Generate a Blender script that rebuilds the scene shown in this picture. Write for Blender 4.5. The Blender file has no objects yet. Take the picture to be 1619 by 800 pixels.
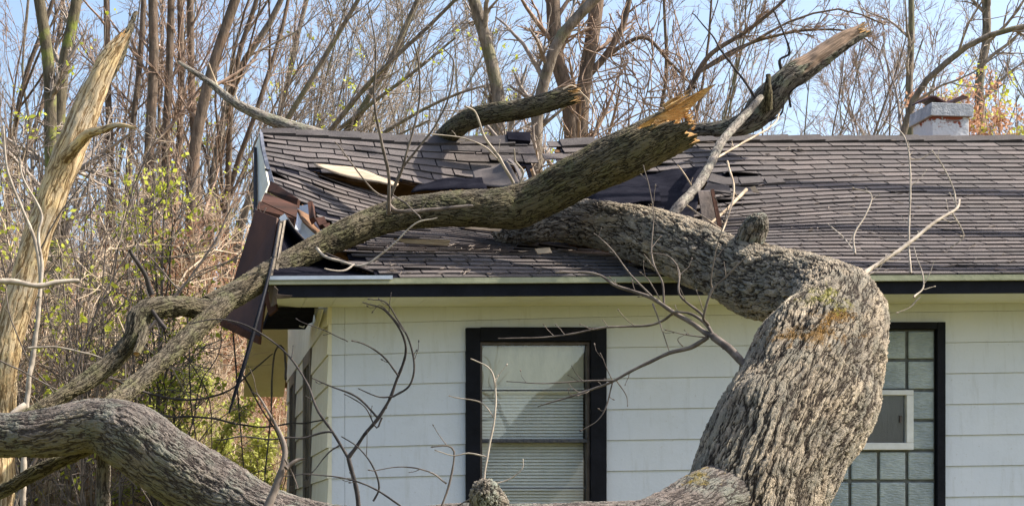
import bpy, math, random
import numpy as np
S = bpy.context.scene
COL = S.collection
R_ = math.radians
# ------------------------------------------------------------------ camera
F, PX, PY, CZ = 2690.0, 295.0, 832.0, 1.6
cd = bpy.data.cameras.new('camera'); cam = bpy.data.objects.new('camera', cd); COL.objects.link(cam)
cam.location = (0, 0, CZ); cam.rotation_euler = (R_(90), 0, 0)
cd.sensor_width = 36; cd.lens = 36*F/1619
cd.shift_x = (809.5-PX)/1619; cd.shift_y = (PY-400)/1619
cd.clip_start = .05; cd.clip_end = 2000
S.camera = cam
# ------------------------------------------------------------------ light
SUN_EL, SUN_BEHIND = 46.0, -4.0         # sun to the right, almost in the wall plane
sv = (math.cos(R_(SUN_EL))*math.cos(R_(SUN_BEHIND)), math.cos(R_(SUN_EL))*math.sin(R_(SUN_BEHIND)), math.sin(R_(SUN_EL)))
w = bpy.data.worlds.new('World'); S.world = w; w.use_nodes = True
wn = w.node_tree; bg = wn.nodes['Background']
sky = wn.nodes.new('ShaderNodeTexSky'); sky.sky_type = 'NISHITA'; sky.sun_disc = False
sky.sun_elevation = R_(SUN_EL); sky.sun_rotation = math.atan2(sv[0], sv[1])
sky.air_density = 1.0; sky.dust_density = 3.2; sky.ozone_density = 1.2
wn.links.new(sky.outputs[0], bg.inputs['Color']); bg.inputs['Strength'].default_value = .145
sl = bpy.data.lights.new('sun', 'SUN'); sl.energy = 5.0; sl.angle = R_(.5); sl.color = (1, .93, .82)
so = bpy.data.objects.new('sun', sl); COL.objects.link(so)
from mathutils import Vector
so.rotation_euler = Vector(sv).to_track_quat('Z', 'Y').to_euler(); so.location = (12, 4, 15)
S.view_settings.view_transform = 'Standard'; S.view_settings.look = 'None'
S.view_settings.exposure = 1.02; S.view_settings.gamma = 1; S.view_settings.use_curve_mapping = False
try:
    S.cycles.use_denoising = True; S.cycles.max_bounces = 5; S.cycles.diffuse_bounces = 3
    S.cycles.caustics_reflective = False; S.cycles.caustics_refractive = False
except Exception: pass

# ------------------------------------------------------------------ helpers
def P(x, y, d): return np.array([(x-PX)*d/F, d, CZ+(PY-y)*d/F])
def tag(o, label=None, cat=None, group=None, kind=None):
    if label: o['label'] = label
    if cat: o['category'] = cat
    if group: o['group'] = group
    if kind: o['kind'] = kind
    return o
def empty(name, loc=(0, 0, 0)):
    o = bpy.data.objects.new(name, None); COL.objects.link(o); o.location = loc; o.empty_display_size = .2
    return o
def npmesh(name, V, Fq, mat, parent=None, smooth=False, attrs=None, off=None):
    """V (n,3), Fq (m,4) or (m,3) array"""
    V = np.asarray(V, dtype=np.float32).reshape(-1, 3)
    if parent is not None: V = V - np.array(world_loc(parent), dtype=np.float32)
    Fq = np.asarray(Fq, dtype=np.int32)
    me = bpy.data.meshes.new(name)
    k = Fq.shape[1]; m = Fq.shape[0]
    me.vertices.add(len(V)); me.vertices.foreach_set('co', V.ravel())
    me.loops.add(m*k); me.loops.foreach_set('vertex_index', Fq.ravel())
    me.polygons.add(m); me.polygons.foreach_set('loop_start', np.arange(0, m*k, k, dtype=np.int32))
    try: me.polygons.foreach_set('loop_total', np.full(m, k, dtype=np.int32))
    except Exception: pass
    me.update(calc_edges=True)
    me.polygons.foreach_set('use_smooth', np.full(m, smooth))
    for an, av in (attrs or {}).items():
        av = np.asarray(av, dtype=np.float32)
        if av.ndim == 2:
            a = me.attributes.new(an, 'FLOAT_VECTOR', 'POINT'); a.data.foreach_set('vector', av.ravel())
        else:
            a = me.attributes.new(an, 'FLOAT', 'POINT'); a.data.foreach_set('value', av)
    me.materials.append(mat); me.validate()
    o = bpy.data.objects.new(name, me); COL.objects.link(o)
    if parent is not None: o.parent = parent
    return o
def world_loc(o):
    l = np.zeros(3)
    while o is not None: l += np.array(o.location); o = o.parent
    return l
class MB:
    """collects boxes, quads, prisms into one mesh"""
    def __init__(s): s.v = []; s.f = []
    def add(s, vs, fs):
        b = len(s.v); s.v += [tuple(map(float, q)) for q in vs]; s.f += [tuple(b+i for i in f) for f in fs]
    def box(s, x0, x1, y0, y1, z0, z1):
        s.hexa([(x0,y0,z0),(x1,y0,z0),(x1,y1,z0),(x0,y1,z0),(x0,y0,z1),(x1,y0,z1),(x1,y1,z1),(x0,y1,z1)])
    def hexa(s, v): s.add(v, [(0,3,2,1),(4,5,6,7),(0,1,5,4),(1,2,6,5),(2,3,7,6),(3,0,4,7)])
    def plate(s, pts, th, n=None):
        """polygon with thickness"""
        pts = [np.array(p, float) for p in pts]
        if n is None:
            n = np.zeros(3)
            for i in range(len(pts)): n += np.cross(pts[i], pts[(i+1) % len(pts)])
            n /= np.linalg.norm(n)
        n = np.array(n, float); k = len(pts)
        s.add(pts+[p-n*th for p in pts], [tuple(range(k)), tuple(range(2*k-1, k-1, -1))]+[(i, i+k, (i+1) % k+k, (i+1) % k) for i in range(k)])
    def build(s, name, mat, parent=None, bevel=0, smooth=False):
        o = world_loc(parent) if parent is not None else np.zeros(3)
        me = bpy.data.meshes.new(name); me.from_pydata([tuple(np.array(q)-o) for q in s.v], [], s.f)
        me.materials.append(mat); me.validate(); me.update()
        ob = bpy.data.objects.new(name, me); COL.objects.link(ob)
        if parent is not None: ob.parent = parent
        if bevel:
            b = ob.modifiers.new('bevel', 'BEVEL'); b.width = bevel; b.segments = 2; b.limit_method = 'ANGLE'
        return ob
def curve(pts, n):
    """smooth resample of rows (x,y,z,r...) by Catmull-Rom on chord length, n points"""
    A = np.array(pts, float)
    if len(A) == 2: 
        t = np.linspace(0, 1, n)[:, None]; return A[0]*(1-t)+A[1]*t
    ch = np.concatenate([[0], np.cumsum(np.linalg.norm(np.diff(A[:, :3], axis=0), axis=1)+1e-6)])
    T = np.zeros_like(A)
    T[1:-1] = (A[2:]-A[:-2])/(ch[2:]-ch[:-2])[:, None]
    T[0] = (A[1]-A[0])/(ch[1]-ch[0]); T[-1] = (A[-1]-A[-2])/(ch[-1]-ch[-2])
    s = np.linspace(0, ch[-1], n); i = np.clip(np.searchsorted(ch, s)-1, 0, len(A)-2)
    h = (ch[i+1]-ch[i]); t = ((s-ch[i])/h)[:, None]; h = h[:, None]
    return (2*t**3-3*t**2+1)*A[i]+(t**3-2*t**2+t)*h*T[i]+(-2*t**3+3*t**2)*A[i+1]+(t**3-t**2)*h*T[i+1]
def tubes(PP, RR, s):
    n, k, _ = PP.shape
    T = np.gradient(PP, axis=1); T /= np.linalg.norm(T, axis=2, keepdims=True)+1e-9
    md = PP[:, -1]-PP[:, 0]; ref = np.zeros((n, 3)); ref[np.arange(n), np.argmin(np.abs(md), axis=1)] = 1
    N = ref[:, None]-(T*ref[:, None]).sum(2, keepdims=True)*T; N /= np.linalg.norm(N, axis=2, keepdims=True)+1e-9
    B = np.cross(T, N)
    a = np.arange(s)*2*np.pi/s
    V = PP[:, :, None]+RR[:, :, None, None]*(N[:, :, None]*np.cos(a)[None, None, :, None]+B[:, :, None]*np.sin(a)[None, None, :, None])
    idx = np.arange(n*k*s).reshape(n, k, s)
    a0 = idx[:, :-1]; a1 = idx[:, 1:]
    Fq = np.stack([a0, np.roll(a0, -1, 2), np.roll(a1, -1, 2), a1], -1).reshape(-1, 4)
    return V.reshape(-1, 3), Fq
def join(parts):
    V = []; Fq = []; b = 0
    for v, f in parts: V.append(v); Fq.append(f+b); b += len(v)
    return np.concatenate(V), np.concatenate(Fq)
def vnoise(p, seed=0):
    """smooth value noise, p (n,3)"""
    p = np.asarray(p, float); i = np.floor(p).astype(np.int64); f = p-i; f = f*f*(3-2*f); o = 0
    for dx in (0, 1):
        for dy in (0, 1):
            for dz in (0, 1):
                h = (i[:, 0]+dx)*374761393+(i[:, 1]+dy)*668265263+(i[:, 2]+dz)*2147483647+seed*1274126177
                h = (h ^ (h >> 13))*1274126177; h = (h ^ (h >> 16)) & 0xffff
                o = o+(h/65535.0)*np.where(dx, f[:, 0], 1-f[:, 0])*np.where(dy, f[:, 1], 1-f[:, 1])*np.where(dz, f[:, 2], 1-f[:, 2])
    return o*2-1
def sstep(a, b, x): t = np.clip((x-a)/(b-a), 0, 1); return t*t*(3-2*t)

# ------------------------------------------------------------------ materials
class NT:
    def __init__(s, name):
        s.m = bpy.data.materials.new(name); s.m.use_nodes = True; s.t = s.m.node_tree; s.b = s.t.nodes['Principled BSDF']
        s.out = s.t.nodes['Material Output']
    def n(s, t, **kw):
        x = s.t.nodes.new(t)
        for k, v in kw.items():
            if k.startswith('i_'): x.inputs[int(k[2:]) if k[2:].isdigit() else k[2:]].default_value = v
            else: setattr(x, k, v)
        return x
    def l(s, a, b): s.t.links.new(a, b)
    def attr(s, name, out='Vector'): return s.n('ShaderNodeAttribute', attribute_name=name).outputs[out]
    def coord(s, k='Object'): return s.n('ShaderNodeTexCoord').outputs[k]
    def mapv(s, v, scale): 
        x = s.n('ShaderNodeMapping'); x.inputs['Scale'].default_value = scale; s.l(v, x.inputs['Vector']); return x.outputs[0]
    def noise(s, v, scale, detail=4, rough=.55, out='Fac', dist=0):
        x = s.n('ShaderNodeTexNoise'); x.inputs['Scale'].default_value = scale; x.inputs['Detail'].default_value = detail
        x.inputs['Roughness'].default_value = rough; x.inputs['Distortion'].default_value = dist
        if v is not None: s.l(v, x.inputs['Vector'])
        return x.outputs[out]
    def ramp(s, f, stops):
        x = s.n('ShaderNodeValToRGB'); e = x.color_ramp.elements
        for i, (p, c) in enumerate(stops):
            q = e[i] if i < 2 else e.new(p)
            q.position = p; q.color = (c, c, c, 1) if not hasattr(c, '__len__') else (*c, 1)
        s.l(f, x.inputs[0]); return x.outputs[0]
    def mix(s, f, a, b, mode='MIX'):
        x = s.n('ShaderNodeMix', data_type='RGBA', blend_type=mode)
        for k, v in ((0, f), (6, a), (7, b)):
            if hasattr(v, 'links'): s.l(v, x.inputs[k])
            elif k == 0: x.inputs[0].default_value = v
            else: x.inputs[k].default_value = (*v, 1)
        return x.outputs[2]
    def math(s, op, a, b=0.0, c=None, clamp=False):
        x = s.n('ShaderNodeMath', operation=op, use_clamp=clamp)
        for k, v in ((0, a), (1, b), (2, c)):
            if v is None: continue
            if hasattr(v, 'links'): s.l(v, x.inputs[k])
            else: x.inputs[k].default_value = v
        return x.outputs[0]
    def bump(s, h, dist=.01, st=1.0):
        x = s.n('ShaderNodeBump'); x.inputs['Distance'].default_value = dist; x.inputs['Strength'].default_value = st
        s.l(h, x.inputs['Height']); s.l(x.outputs[0], s.b.inputs['Normal'])
    def done(s, col=None, rough=.8, spec=.3, metal=0):
        if col is not None:
            if hasattr(col, 'links'): s.l(col, s.b.inputs['Base Color'])
            else: s.b.inputs['Base Color'].default_value = (*col, 1)
        if hasattr(rough, 'links'): s.l(rough, s.b.inputs['Roughness'])
        else: s.b.inputs['Roughness'].default_value = rough
        s.b.inputs['Specular IOR Level'].default_value = spec; s.b.inputs['Metallic'].default_value = metal
        return s.m
def mat_plain(name, c1, c2, scale=8, rough=.7, spec=.3, bump=.003, metal=0, stretch=(1, 1, 1)):
    t = NT(name); v = t.mapv(t.coord(), stretch); f = t.noise(v, scale, 6, .6)
    col = t.mix(t.ramp(f, [(.3, 0), (.7, 1)]), c1, c2)
    if bump: t.bump(t.noise(v, scale*4, 5, .6), bump)
    return t.done(col, rough, spec, metal)

def mat_bark(name, dark, mid, light, patch, patch_amt=.5, disp=.018, cell=26, stretch=.33, moss=None, moss_amt=0, spots=(), wood=(.62, .31, .07)):
    """furrowed bark in tube coordinates; spots = real moss patches (world centre, radius)"""
    t = NT(name); v = t.attr('bc')
    nz = t.noise(v, 9, 3, .5, 'Color')
    vm = t.n('ShaderNodeVectorMath', operation='MULTIPLY_ADD'); t.l(nz, vm.inputs[0]); vm.inputs[1].default_value = (.045, .045, .10); t.l(v, vm.inputs[2])
    vs = t.mapv(vm.outputs[0], (1, 1, stretch)); vf = t.mapv(vm.outputs[0], (1, 1, stretch*.45))
    def fur(vec, sc, wdt, det=3):
        q = t.noise(vec, sc, det, .55); return t.ramp(t.math('ABSOLUTE', t.math('SUBTRACT', q, .5)), [(0, 0), (wdt, .8), (wdt*2.6, 1)])
    e1 = t.math('MULTIPLY', fur(vf, cell*.8, .05), fur(vs, cell*.55, .028)); e2 = fur(vs, cell*2.0, .05)
    n1 = t.noise(vs, cell*1.7, 8, .68); n2 = t.noise(v, 120, 4, .7); big = t.noise(v, 3.2, 3, .5)
    # height
    h = t.math('MULTIPLY', e1, t.math('MULTIPLY_ADD', e2, .45, .55))
    h = t.math('ADD', t.math('MULTIPLY', h, .50), t.math('MULTIPLY', n1, 1.25))
    h = t.math('ADD', h, t.math('MULTIPLY', n2, .34))
    wd = t.attr('wood', 'Fac')
    fib = t.noise(t.mapv(v, (1, 1, .06)), 70, 4, .7)
    hw = t.math('MULTIPLY_ADD', fib, .5, .1)
    mixh = t.n('ShaderNodeMix', data_type='FLOAT'); t.l(wd, mixh.inputs[0]); t.l(h, mixh.inputs[2]); t.l(hw, mixh.inputs[3]); h = mixh.outputs[0]
    # colour
    tone = t.ramp(t.noise(vs, 17, 8, .78), [(.36, 0), (.64, 1)])
    c = t.mix(tone, mid, light)
    g_ = sum(mid)/3; c = t.mix(t.math('MULTIPLY', t.ramp(t.noise(v, 4.5, 4, .6), [(.40, 0), (.62, 1)]), .55), c, (g_*1.0, g_*.96, g_*.88))
    c = t.mix(.55, c, t.ramp(t.noise(vs, cell*3.5, 6, .8), [(.30, .12), (.52, .5), (.72, .95)]), 'OVERLAY')
    c = t.mix(t.math('MULTIPLY', t.ramp(t.noise(v, 7, 5, .6), [(.48, 0), (.60, 1)]), patch_amt), c, patch)
    if moss: 
        up = t.attr('up', 'Fac')
        f = t.math('MULTIPLY_ADD', up, -.9, t.math('MULTIPLY_ADD', t.noise(v, 6, 5, .6), 2.2, -.75), clamp=True)
        c = t.mix(t.math('MULTIPLY', f, moss_amt), c, moss)
    c = t.mix(t.ramp(t.math('MULTIPLY', e1, t.math('MULTIPLY_ADD', n1, .8, .3)), [(.03, 1), (.20, .65), (.52, 0)]), c, dark)
    for (ctr, rad, mc, sx) in spots:
        g = t.n('ShaderNodeVectorMath', operation='SUBTRACT'); t.l(t.coord(), g.inputs[0]); g.inputs[1].default_value = ctr
        g2 = t.n('ShaderNodeVectorMath', operation='MULTIPLY'); t.l(g.outputs[0], g2.inputs[0]); g2.inputs[1].default_value = sx
        ln = t.n('ShaderNodeVectorMath', operation='LENGTH'); t.l(g2.outputs[0], ln.inputs[0])
        q = t.math('ADD', t.math('DIVIDE', ln.outputs['Value'], rad), t.math('MULTIPLY_ADD', t.noise(v, 14, 6, .75), 4.4, -2.0))
        c = t.mix(t.ramp(q, [(.35, .75), (.85, 0)]), c, t.mix(t.ramp(t.noise(v, 60, 5, .7), [(.42, 0), (.58, 1)]), tuple(k*.35 for k in mc), mc))
    c = t.mix(wd, c, t.mix(t.ramp(fib, [(.35, 0), (.65, 1)]), tuple(k*.45 for k in wood), wood))
    t.l(c, t.b.inputs['Base Color']); t.b.inputs['Roughness'].default_value = .9; t.b.inputs['Specular IOR Level'].default_value = .15
    d = t.n('ShaderNodeDisplacement'); d.inputs['Midlevel'].default_value = 1.0; d.inputs['Scale'].default_value = disp
    t.l(h, d.inputs['Height']); t.l(d.outputs[0], t.out.inputs['Displacement']); t.m.displacement_method = 'BOTH'
    return t.m
def mat_twig(name, c1, c2):
    t = NT(name); f = t.noise(t.coord(), 11, 3, .6); return t.done(t.mix(t.ramp(f, [(.35, 0), (.65, 1)]), c1, c2), .85, .2)
def mat_stem(name, c1, c2, c3, amt=.5):
    t = NT(name); v = t.coord(); vs = t.mapv(v, (1, 1, .25)); n = t.noise(vs, 16, 6, .7)
    c = t.mix(t.ramp(n, [(.35, 0), (.65, 1)]), c1, c2)
    c = t.mix(t.math('MULTIPLY', t.ramp(t.noise(v, 2.2, 4, .6), [(.5, 0), (.62, 1)]), amt), c, c3)
    t.bump(t.noise(vs, 30, 5, .7), .03); return t.done(c, .9, .15)
def mat_leaf(name, c1, c2):
    t = NT(name); c = t.mix(t.noise(t.coord(), 6, 2), c1, c2)
    t.b.inputs['Subsurface Weight'].default_value = 0
    tr = t.n('ShaderNodeBsdfTranslucent'); t.l(c, tr.inputs[0]); ms = t.n('ShaderNodeMixShader'); ms.inputs[0].default_value = .45
    t.done(c, .6, .3); t.l(t.b.outputs[0], ms.inputs[1]); t.l(tr.outputs[0], ms.inputs[2]); t.l(ms.outputs[0], t.out.inputs['Surface'])
    return t.m
def mat_shingle():
    t = NT('shingle'); r = t.attr('rnd', 'Fac'); v = t.coord()
    c = t.mix(r, (.062, .054, .052), (.150, .127, .119))
    c = t.mix(t.math('MULTIPLY', t.ramp(t.noise(v, 1.3, 4, .6), [(.42, 0), (.62, 1)]), .45), c, (.085, .079, .081))
    g = t.noise(v, 160, 3, .8)
    c = t.mix(.5, c, t.ramp(g, [(.3, .25), (.7, .9)]), 'OVERLAY')
    c = t.mix(t.math('MULTIPLY', t.ramp(t.noise(t.mapv(v, (1, .4, 1)), 9, 5, .7), [(.5, 0), (.68, 1)]), .35), c, (.16, .145, .135))
    t.bump(g, .004); return t.done(c, .92, .15)
def mat_siding():
    t = NT('painted_siding'); v = t.coord()
    c = t.mix(t.ramp(t.noise(v, .9, 4, .6), [(.35, 0), (.65, 1)]), (.58, .62, .68), (.64, .67, .72))
    st = t.noise(t.mapv(v, (7, 7, .6)), 3, 5, .65)
    c = t.mix(t.math('MULTIPLY', t.ramp(st, [(.54, 0), (.74, 1)]), .30), c, (.36, .37, .34))
    c = t.mix(t.math('MULTIPLY', t.ramp(t.noise(v, 2.3, 6, .7), [(.52, 0), (.66, 1)]), .14), c, (.42, .44, .40))
    c = t.mix(t.math('MULTIPLY', t.ramp(t.noise(v, 60, 2), [(.70, 0), (.74, 1)]), .4), c, (.35, .33, .28))
    t.bump(t.noise(v, 30, 4, .6), .002); return t.done(c, .55, .35)
M = {}
M['shingle'] = mat_shingle()
M['siding'] = mat_siding()
M['cream'] = mat_plain('cream_paint', (.66, .62, .48), (.76, .73, .60), 5, .6)
M['soffit'] = mat_plain('soffit_paint', (.62, .62, .52), (.72, .72, .62), 3, .6, bump=.001)
M['black'] = mat_plain('black_paint', (.004, .0045, .007), (.010, .011, .017), 7, .6, .12)
M['felt'] = mat_plain('roofing_felt', (.005, .005, .009), (.014, .014, .020), 9, .95, .03, .006)  # felt, darkened further to carry the shade of the roof hollow
M['plywood'] = mat_plain('weathered_plywood', (.09, .045, .022), (.22, .12, .06), 6, .8, .2, .004, stretch=(.3, 1, 1))
M['brown_board'] = mat_plain('brown_board', (.035, .016, .010), (.095, .040, .022), 5, .55, .35, .003, stretch=(1, 1, .3))
M['red_wood'] = mat_plain('old_red_wood', (.020, .011, .008), (.085, .034, .02), 8, .8, .2, .004, stretch=(.3, 1, 1))
M['raw_wood'] = mat_plain('raw_wood', (.42, .22, .08), (.70, .46, .20), 40, .8, .2, .02, stretch=(.15, 1, 1))
M['pale_wood'] = mat_plain('pale_wood', (.30, .22, .15), (.50, .40, .29), 20, .8, .2, .004, stretch=(.2, 1, 1))
M['metal_trim'] = mat_plain('galvanised_trim', (.42, .45, .50), (.58, .61, .66), 6, .35, .5, .001, metal=.5)
M['dull_metal'] = mat_plain('dull_metal', (.05, .038, .032), (.13, .10, .085), 10, .5, .4, .003, metal=.3)
M['side_trim'] = mat_plain('weathered_side_trim', (.08, .07, .06), (.22, .19, .16), 14, .6, .2, .002, stretch=(1, 1, .2))
M['white_metal'] = mat_plain('white_enamel', (.55, .55, .53), (.72, .72, .70), 9, .35, .5, .001)
M['mortar'] = mat_plain('dark_mortar', (.07, .075, .07), (.15, .155, .14), 20, .8)
M['dark_in'] = mat_plain('dark_interior', (.03, .022, .018), (.06, .045, .035), 4, .9)
M['twig_grey'] = mat_twig('grey_twig', (.08, .064, .054), (.20, .165, .14))
M['twig_pale'] = mat_twig('pale_twig', (.24, .20, .16), (.44, .38, .31))
M['twig_dark'] = mat_twig('dark_twig', (.025, .022, .022), (.075, .064, .06))
M['twig_red'] = mat_twig('reddish_twig', (.30, .15, .09), (.58, .35, .23))
M['twig_tan'] = mat_twig('tan_twig', (.33, .25, .17), (.60, .48, .35))
M['crown_grey'] = mat_twig('crown_twigs', (.17, .14, .12), (.38, .32, .27))
M['crown_brown'] = mat_twig('brown_crown_twigs', (.18, .12, .09), (.38, .27, .20))
M['bud'] = mat_plain('bud', (.16, .10, .05), (.30, .22, .10), 20)
M['stem_a'] = mat_stem('grey_stem', (.09, .075, .06), (.30, .25, .20), (.17, .18, .08))
M['stem_b'] = mat_stem('brown_stem', (.075, .058, .044), (.22, .165, .125), (.20, .13, .09))
M['stem_moss'] = mat_stem('mossy_stem', (.06, .05, .035), (.18, .15, .10), (.22, .26, .05), .8)
M['leaf_y'] = mat_leaf('spring_leaf', (.42, .46, .03), (.58, .60, .10))
M['leaf_g'] = mat_leaf('green_leaf', (.32, .38, .06), (.60, .58, .18))
M['leaf_r'] = mat_leaf('dry_leaf', (.45, .24, .15), (.62, .40, .27))
t = NT('glass_block'); n = t.noise(t.mapv(t.coord(), (1, 1, 4)), 26, 2); t.bump(n, .01)
big = t.ramp(t.noise(t.coord(), 3.1, 3, .6), [(.35, 0), (.65, 1)]); M['glass_block'] = t.done(t.mix(t.math('MULTIPLY', big, .6), t.mix(n, (.24, .29, .29), (.44, .49, .48)), (.13, .17, .19)), .10, .6)
t = NT('window_glass'); lw = t.n('ShaderNodeFresnel'); lw.inputs[0].default_value = 1.5
gl = t.n('ShaderNodeBsdfGlossy'); gl.inputs['Roughness'].default_value = .02; tr = t.n('ShaderNodeBsdfTransparent'); tr.inputs[0].default_value = (.99, 1, .995, 1)
ms = t.n('ShaderNodeMixShader'); ms.inputs[0].default_value = .09; t.l(tr.outputs[0], ms.inputs[1]); t.l(gl.outputs[0], ms.inputs[2]); t.l(ms.outputs[0], t.out.inputs['Surface'])
t.bump(t.noise(t.coord(), 3, 2), .004); M['glass'] = t.m
gm = M['glass'].copy(); gm.name = 'dusty_glass'; M['glass_dull'] = gm
for n_ in gm.node_tree.nodes:
    if n_.type == 'MIX_SHADER': n_.inputs[0].default_value = .035
M['blind'] = mat_plain('blind_slat', (.70, .70, .64), (.78, .78, .72), 3, .6, bump=0)
M['curtain'] = mat_plain('curtain', (.50, .48, .38), (.70, .66, .54), 5, .85, stretch=(2, 1, .8))
t = NT('chimney_paint'); v = t.coord(); br = t.n('ShaderNodeTexBrick'); br.inputs['Scale'].default_value = 1
br.inputs['Brick Width'].default_value = .2; br.inputs['Row Height'].default_value = .07; br.inputs['Mortar Size'].default_value = .008
br.inputs['Color1'].default_value = (.30, .08, .04, 1); br.inputs['Color2'].default_value = (.22, .07, .04, 1); br.inputs['Mortar'].default_value = (.25, .2, .17, 1)
cb = t.n('ShaderNodeCombineXYZ'); sp = t.n('ShaderNodeSeparateXYZ'); t.l(v, sp.inputs[0]); t.l(t.math('ADD', sp.outputs[0], sp.outputs[1]), cb.inputs[0]); t.l(sp.outputs[2], cb.inputs[1]); t.l(cb.outputs[0], br.inputs[0])
f = t.ramp(t.math('ADD', t.noise(v, 7, 5, .7), t.math('MULTIPLY', t.math('SUBTRACT', sp.outputs[2], 5.43), 2.2)), [(.58, 0), (.64, 1)])
t.bump(t.noise(v, 20, 4), .01)
M['chimney'] = t.done(t.mix(f, (.62, .64, .66), br.outputs[0]), .8, .2)
t = NT('ground'); v = t.coord(); a = t.noise(v, .5, 6, .65); b = t.noise(v, 9, 5, .7)
c = t.mix(t.ramp(a, [(.42, 0), (.6, 1)]), (.11, .125, .03), (.15, .12, .055)); c = t.mix(t.ramp(b, [(.35, 0), (.7, 1)]), c, (.19, .17, .07)); t.bump(b, .06)
M['ground'] = t.done(c, .95, .1)

# ------------------------------------------------------------------ ground
def gz(X, Y):
    X = np.asarray(X, float); Y = np.asarray(Y, float)
    st = 14+9*sstep(-1.5, 3.5, X)+6*sstep(1.5, 4, X)
    return 3.0*sstep(0, 10, Y-st)+1.5*sstep(30, 90, Y)
gx = np.concatenate([-np.geomspace(400, 14, 16), np.linspace(-12, 24, 60), np.geomspace(26, 500, 16)]); gy = np.concatenate([np.linspace(-120, -2, 14), np.linspace(0, 60, 100), np.geomspace(62, 900, 14)])
GX, GY = np.meshgrid(gx, gy); GZ = gz(GX, GY)+np.where(GY > 13, .10, .02)*vnoise(np.stack([GX.ravel(), GY.ravel(), 0*GX.ravel()], 1)*.8).reshape(GX.shape)
GZ = np.where((GX > .5) & (GX < 9.5) & (GY > 11) & (GY < 21), -.02, GZ)
i = np.arange(GX.size).reshape(GX.shape)
g = npmesh('ground', np.stack([GX, GY, GZ], -1).reshape(-1, 3), np.stack([i[:-1, :-1], i[:-1, 1:], i[1:, 1:], i[1:, :-1]], -1).reshape(-1, 4), M['ground'], smooth=True)
tag(g, kind='structure')

# ------------------------------------------------------------------ house
DW, DE, DR = 12.27, 11.70, 15.70          # wall, eave and ridge distances
XW = (520-PX)*DW/F                        # left corner of the front wall
XE = 8.3
house = empty('damaged_house', (XW, DW, 0))
tag(house, 'low white clapboard house with a caved in brown shingle roof', 'house')
def TI(x):                                # the building's own slight lean: rows rise to the right
    return -.027*(min(x, 960)-520)-.0147*max(0, x-960)
def zrow(yref, x, d=DW): return CZ+(PY-(yref+TI(x)))*d/F
def xw(x, d=DW): return (x-PX)*d/F

# front siding: lapped boards around the two openings
rows = [463]+[513+48.7*k for k in range(0, 16)]
rng = random.Random(3)
fw = MB()
OPEN = [(738, 954, 524, 1105), (1243, 1489, 515, 905)]      # openings in pixel columns and rows
def board(mb, xa, xb, y0, y1):
    """one board between pixel columns xa,xb and reference rows y0,y1 (top, bottom)"""
    n = max(1, int((xb-xa)/60)); xs = np.linspace(xa, xb, n+1)
    for a, b in zip(xs[:-1], xs[1:]):
        v = []
        for yy, pr in ((y1, .016), (y0, .003)):
            for x_ in (a, b):
                v.append((xw(x_), DW-pr, zrow(yy, x_)))
        A, B, C, D = v
        back = [(A[0], DW+.004, A[2]), (B[0], DW+.004, B[2]), (D[0], DW+.004, D[2]), (C[0], DW+.004, C[2])]
        mb.add([A, B, D, C]+back, [(0, 1, 2, 3), (0, 4, 5, 1), (3, 2, 6, 7), (0, 3, 7, 4), (1, 5, 6, 2)])
for k in range(len(rows)-1):
    y0, y1 = rows[k], rows[k+1]-.4
    if y0+0 > 1190: break
    segs = [(520, 2290)]
    cuts = []
    for (a, b, t0, t1) in OPEN:
        ta = t0-TI(a); tb = t1-TI(a)
        if y1 > ta+6 and y0 < tb-6:
            segs2 = []
            for s0, s1 in segs:
                if s0 < a < s1: segs2 += [(s0, a), (b, s1)]
                else: segs2.append((s0, s1))
            segs = segs2
            if y0 < ta-1: board(fw, a, b, y0, min(y1, ta+1))
            if y1 > tb+1: board(fw, a, b, max(y0, tb-1), y1)
    for s0, s1 in segs:
        x_ = s0; first = 545 if s0 == 520 else None
        while x_ < s1-1:
            nx = x_+rng.choice([310, 555, 555, 430])
            if first: nx = first+.01; first = None
            if nx > s1-40: nx = s1
            board(fw, x_+(.0 if x_ == s0 else .25), nx-(.0 if nx == s1 else .25), y0, y1); x_ = nx
fw.build('front_wall', M['siding'], house)
# sheathing behind the boards (with the openings left open)
sh = MB()
zt = zrow(463, 900)
xs = [XW+.02]+[xw(q) for o in OPEN for q in o[:2]]+[XE]
for j in range(0, len(xs)-1):
    a, b = xs[j], xs[j+1]
    if j in (1, 3):
        o = OPEN[(j-1)//2]; sh.box(a, b, DW+.005, DW+.10, zrow(o[2]-TI(o[0]), o[0]), zt+.1); sh.box(a, b, DW+.005, DW+.10, .0, zrow(o[3]-TI(o[0]), o[0]))
    else: sh.box(a, b, DW+.005, DW+.10, 0, zt+.1)
sh.box(XE-.1, XE, DW+.11, 19.2, 0, 3.2); sh.box(XW+.02, XE-.11, 17.2, 17.3, 0, 3.2)
sh.build('inner_wall', M['dark_in'], house)
fl = MB(); fl.box(XW+.03, XE-.12, DW+.11, 17.19, 3.06, 3.12); fl.build('ceiling', M['dark_in'], house)
fd = MB(); fd.box(XW-.02, XE, DW-.03, DW+.005, -.2, .33); fd.build('foundation', M['mortar'], house)

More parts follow.
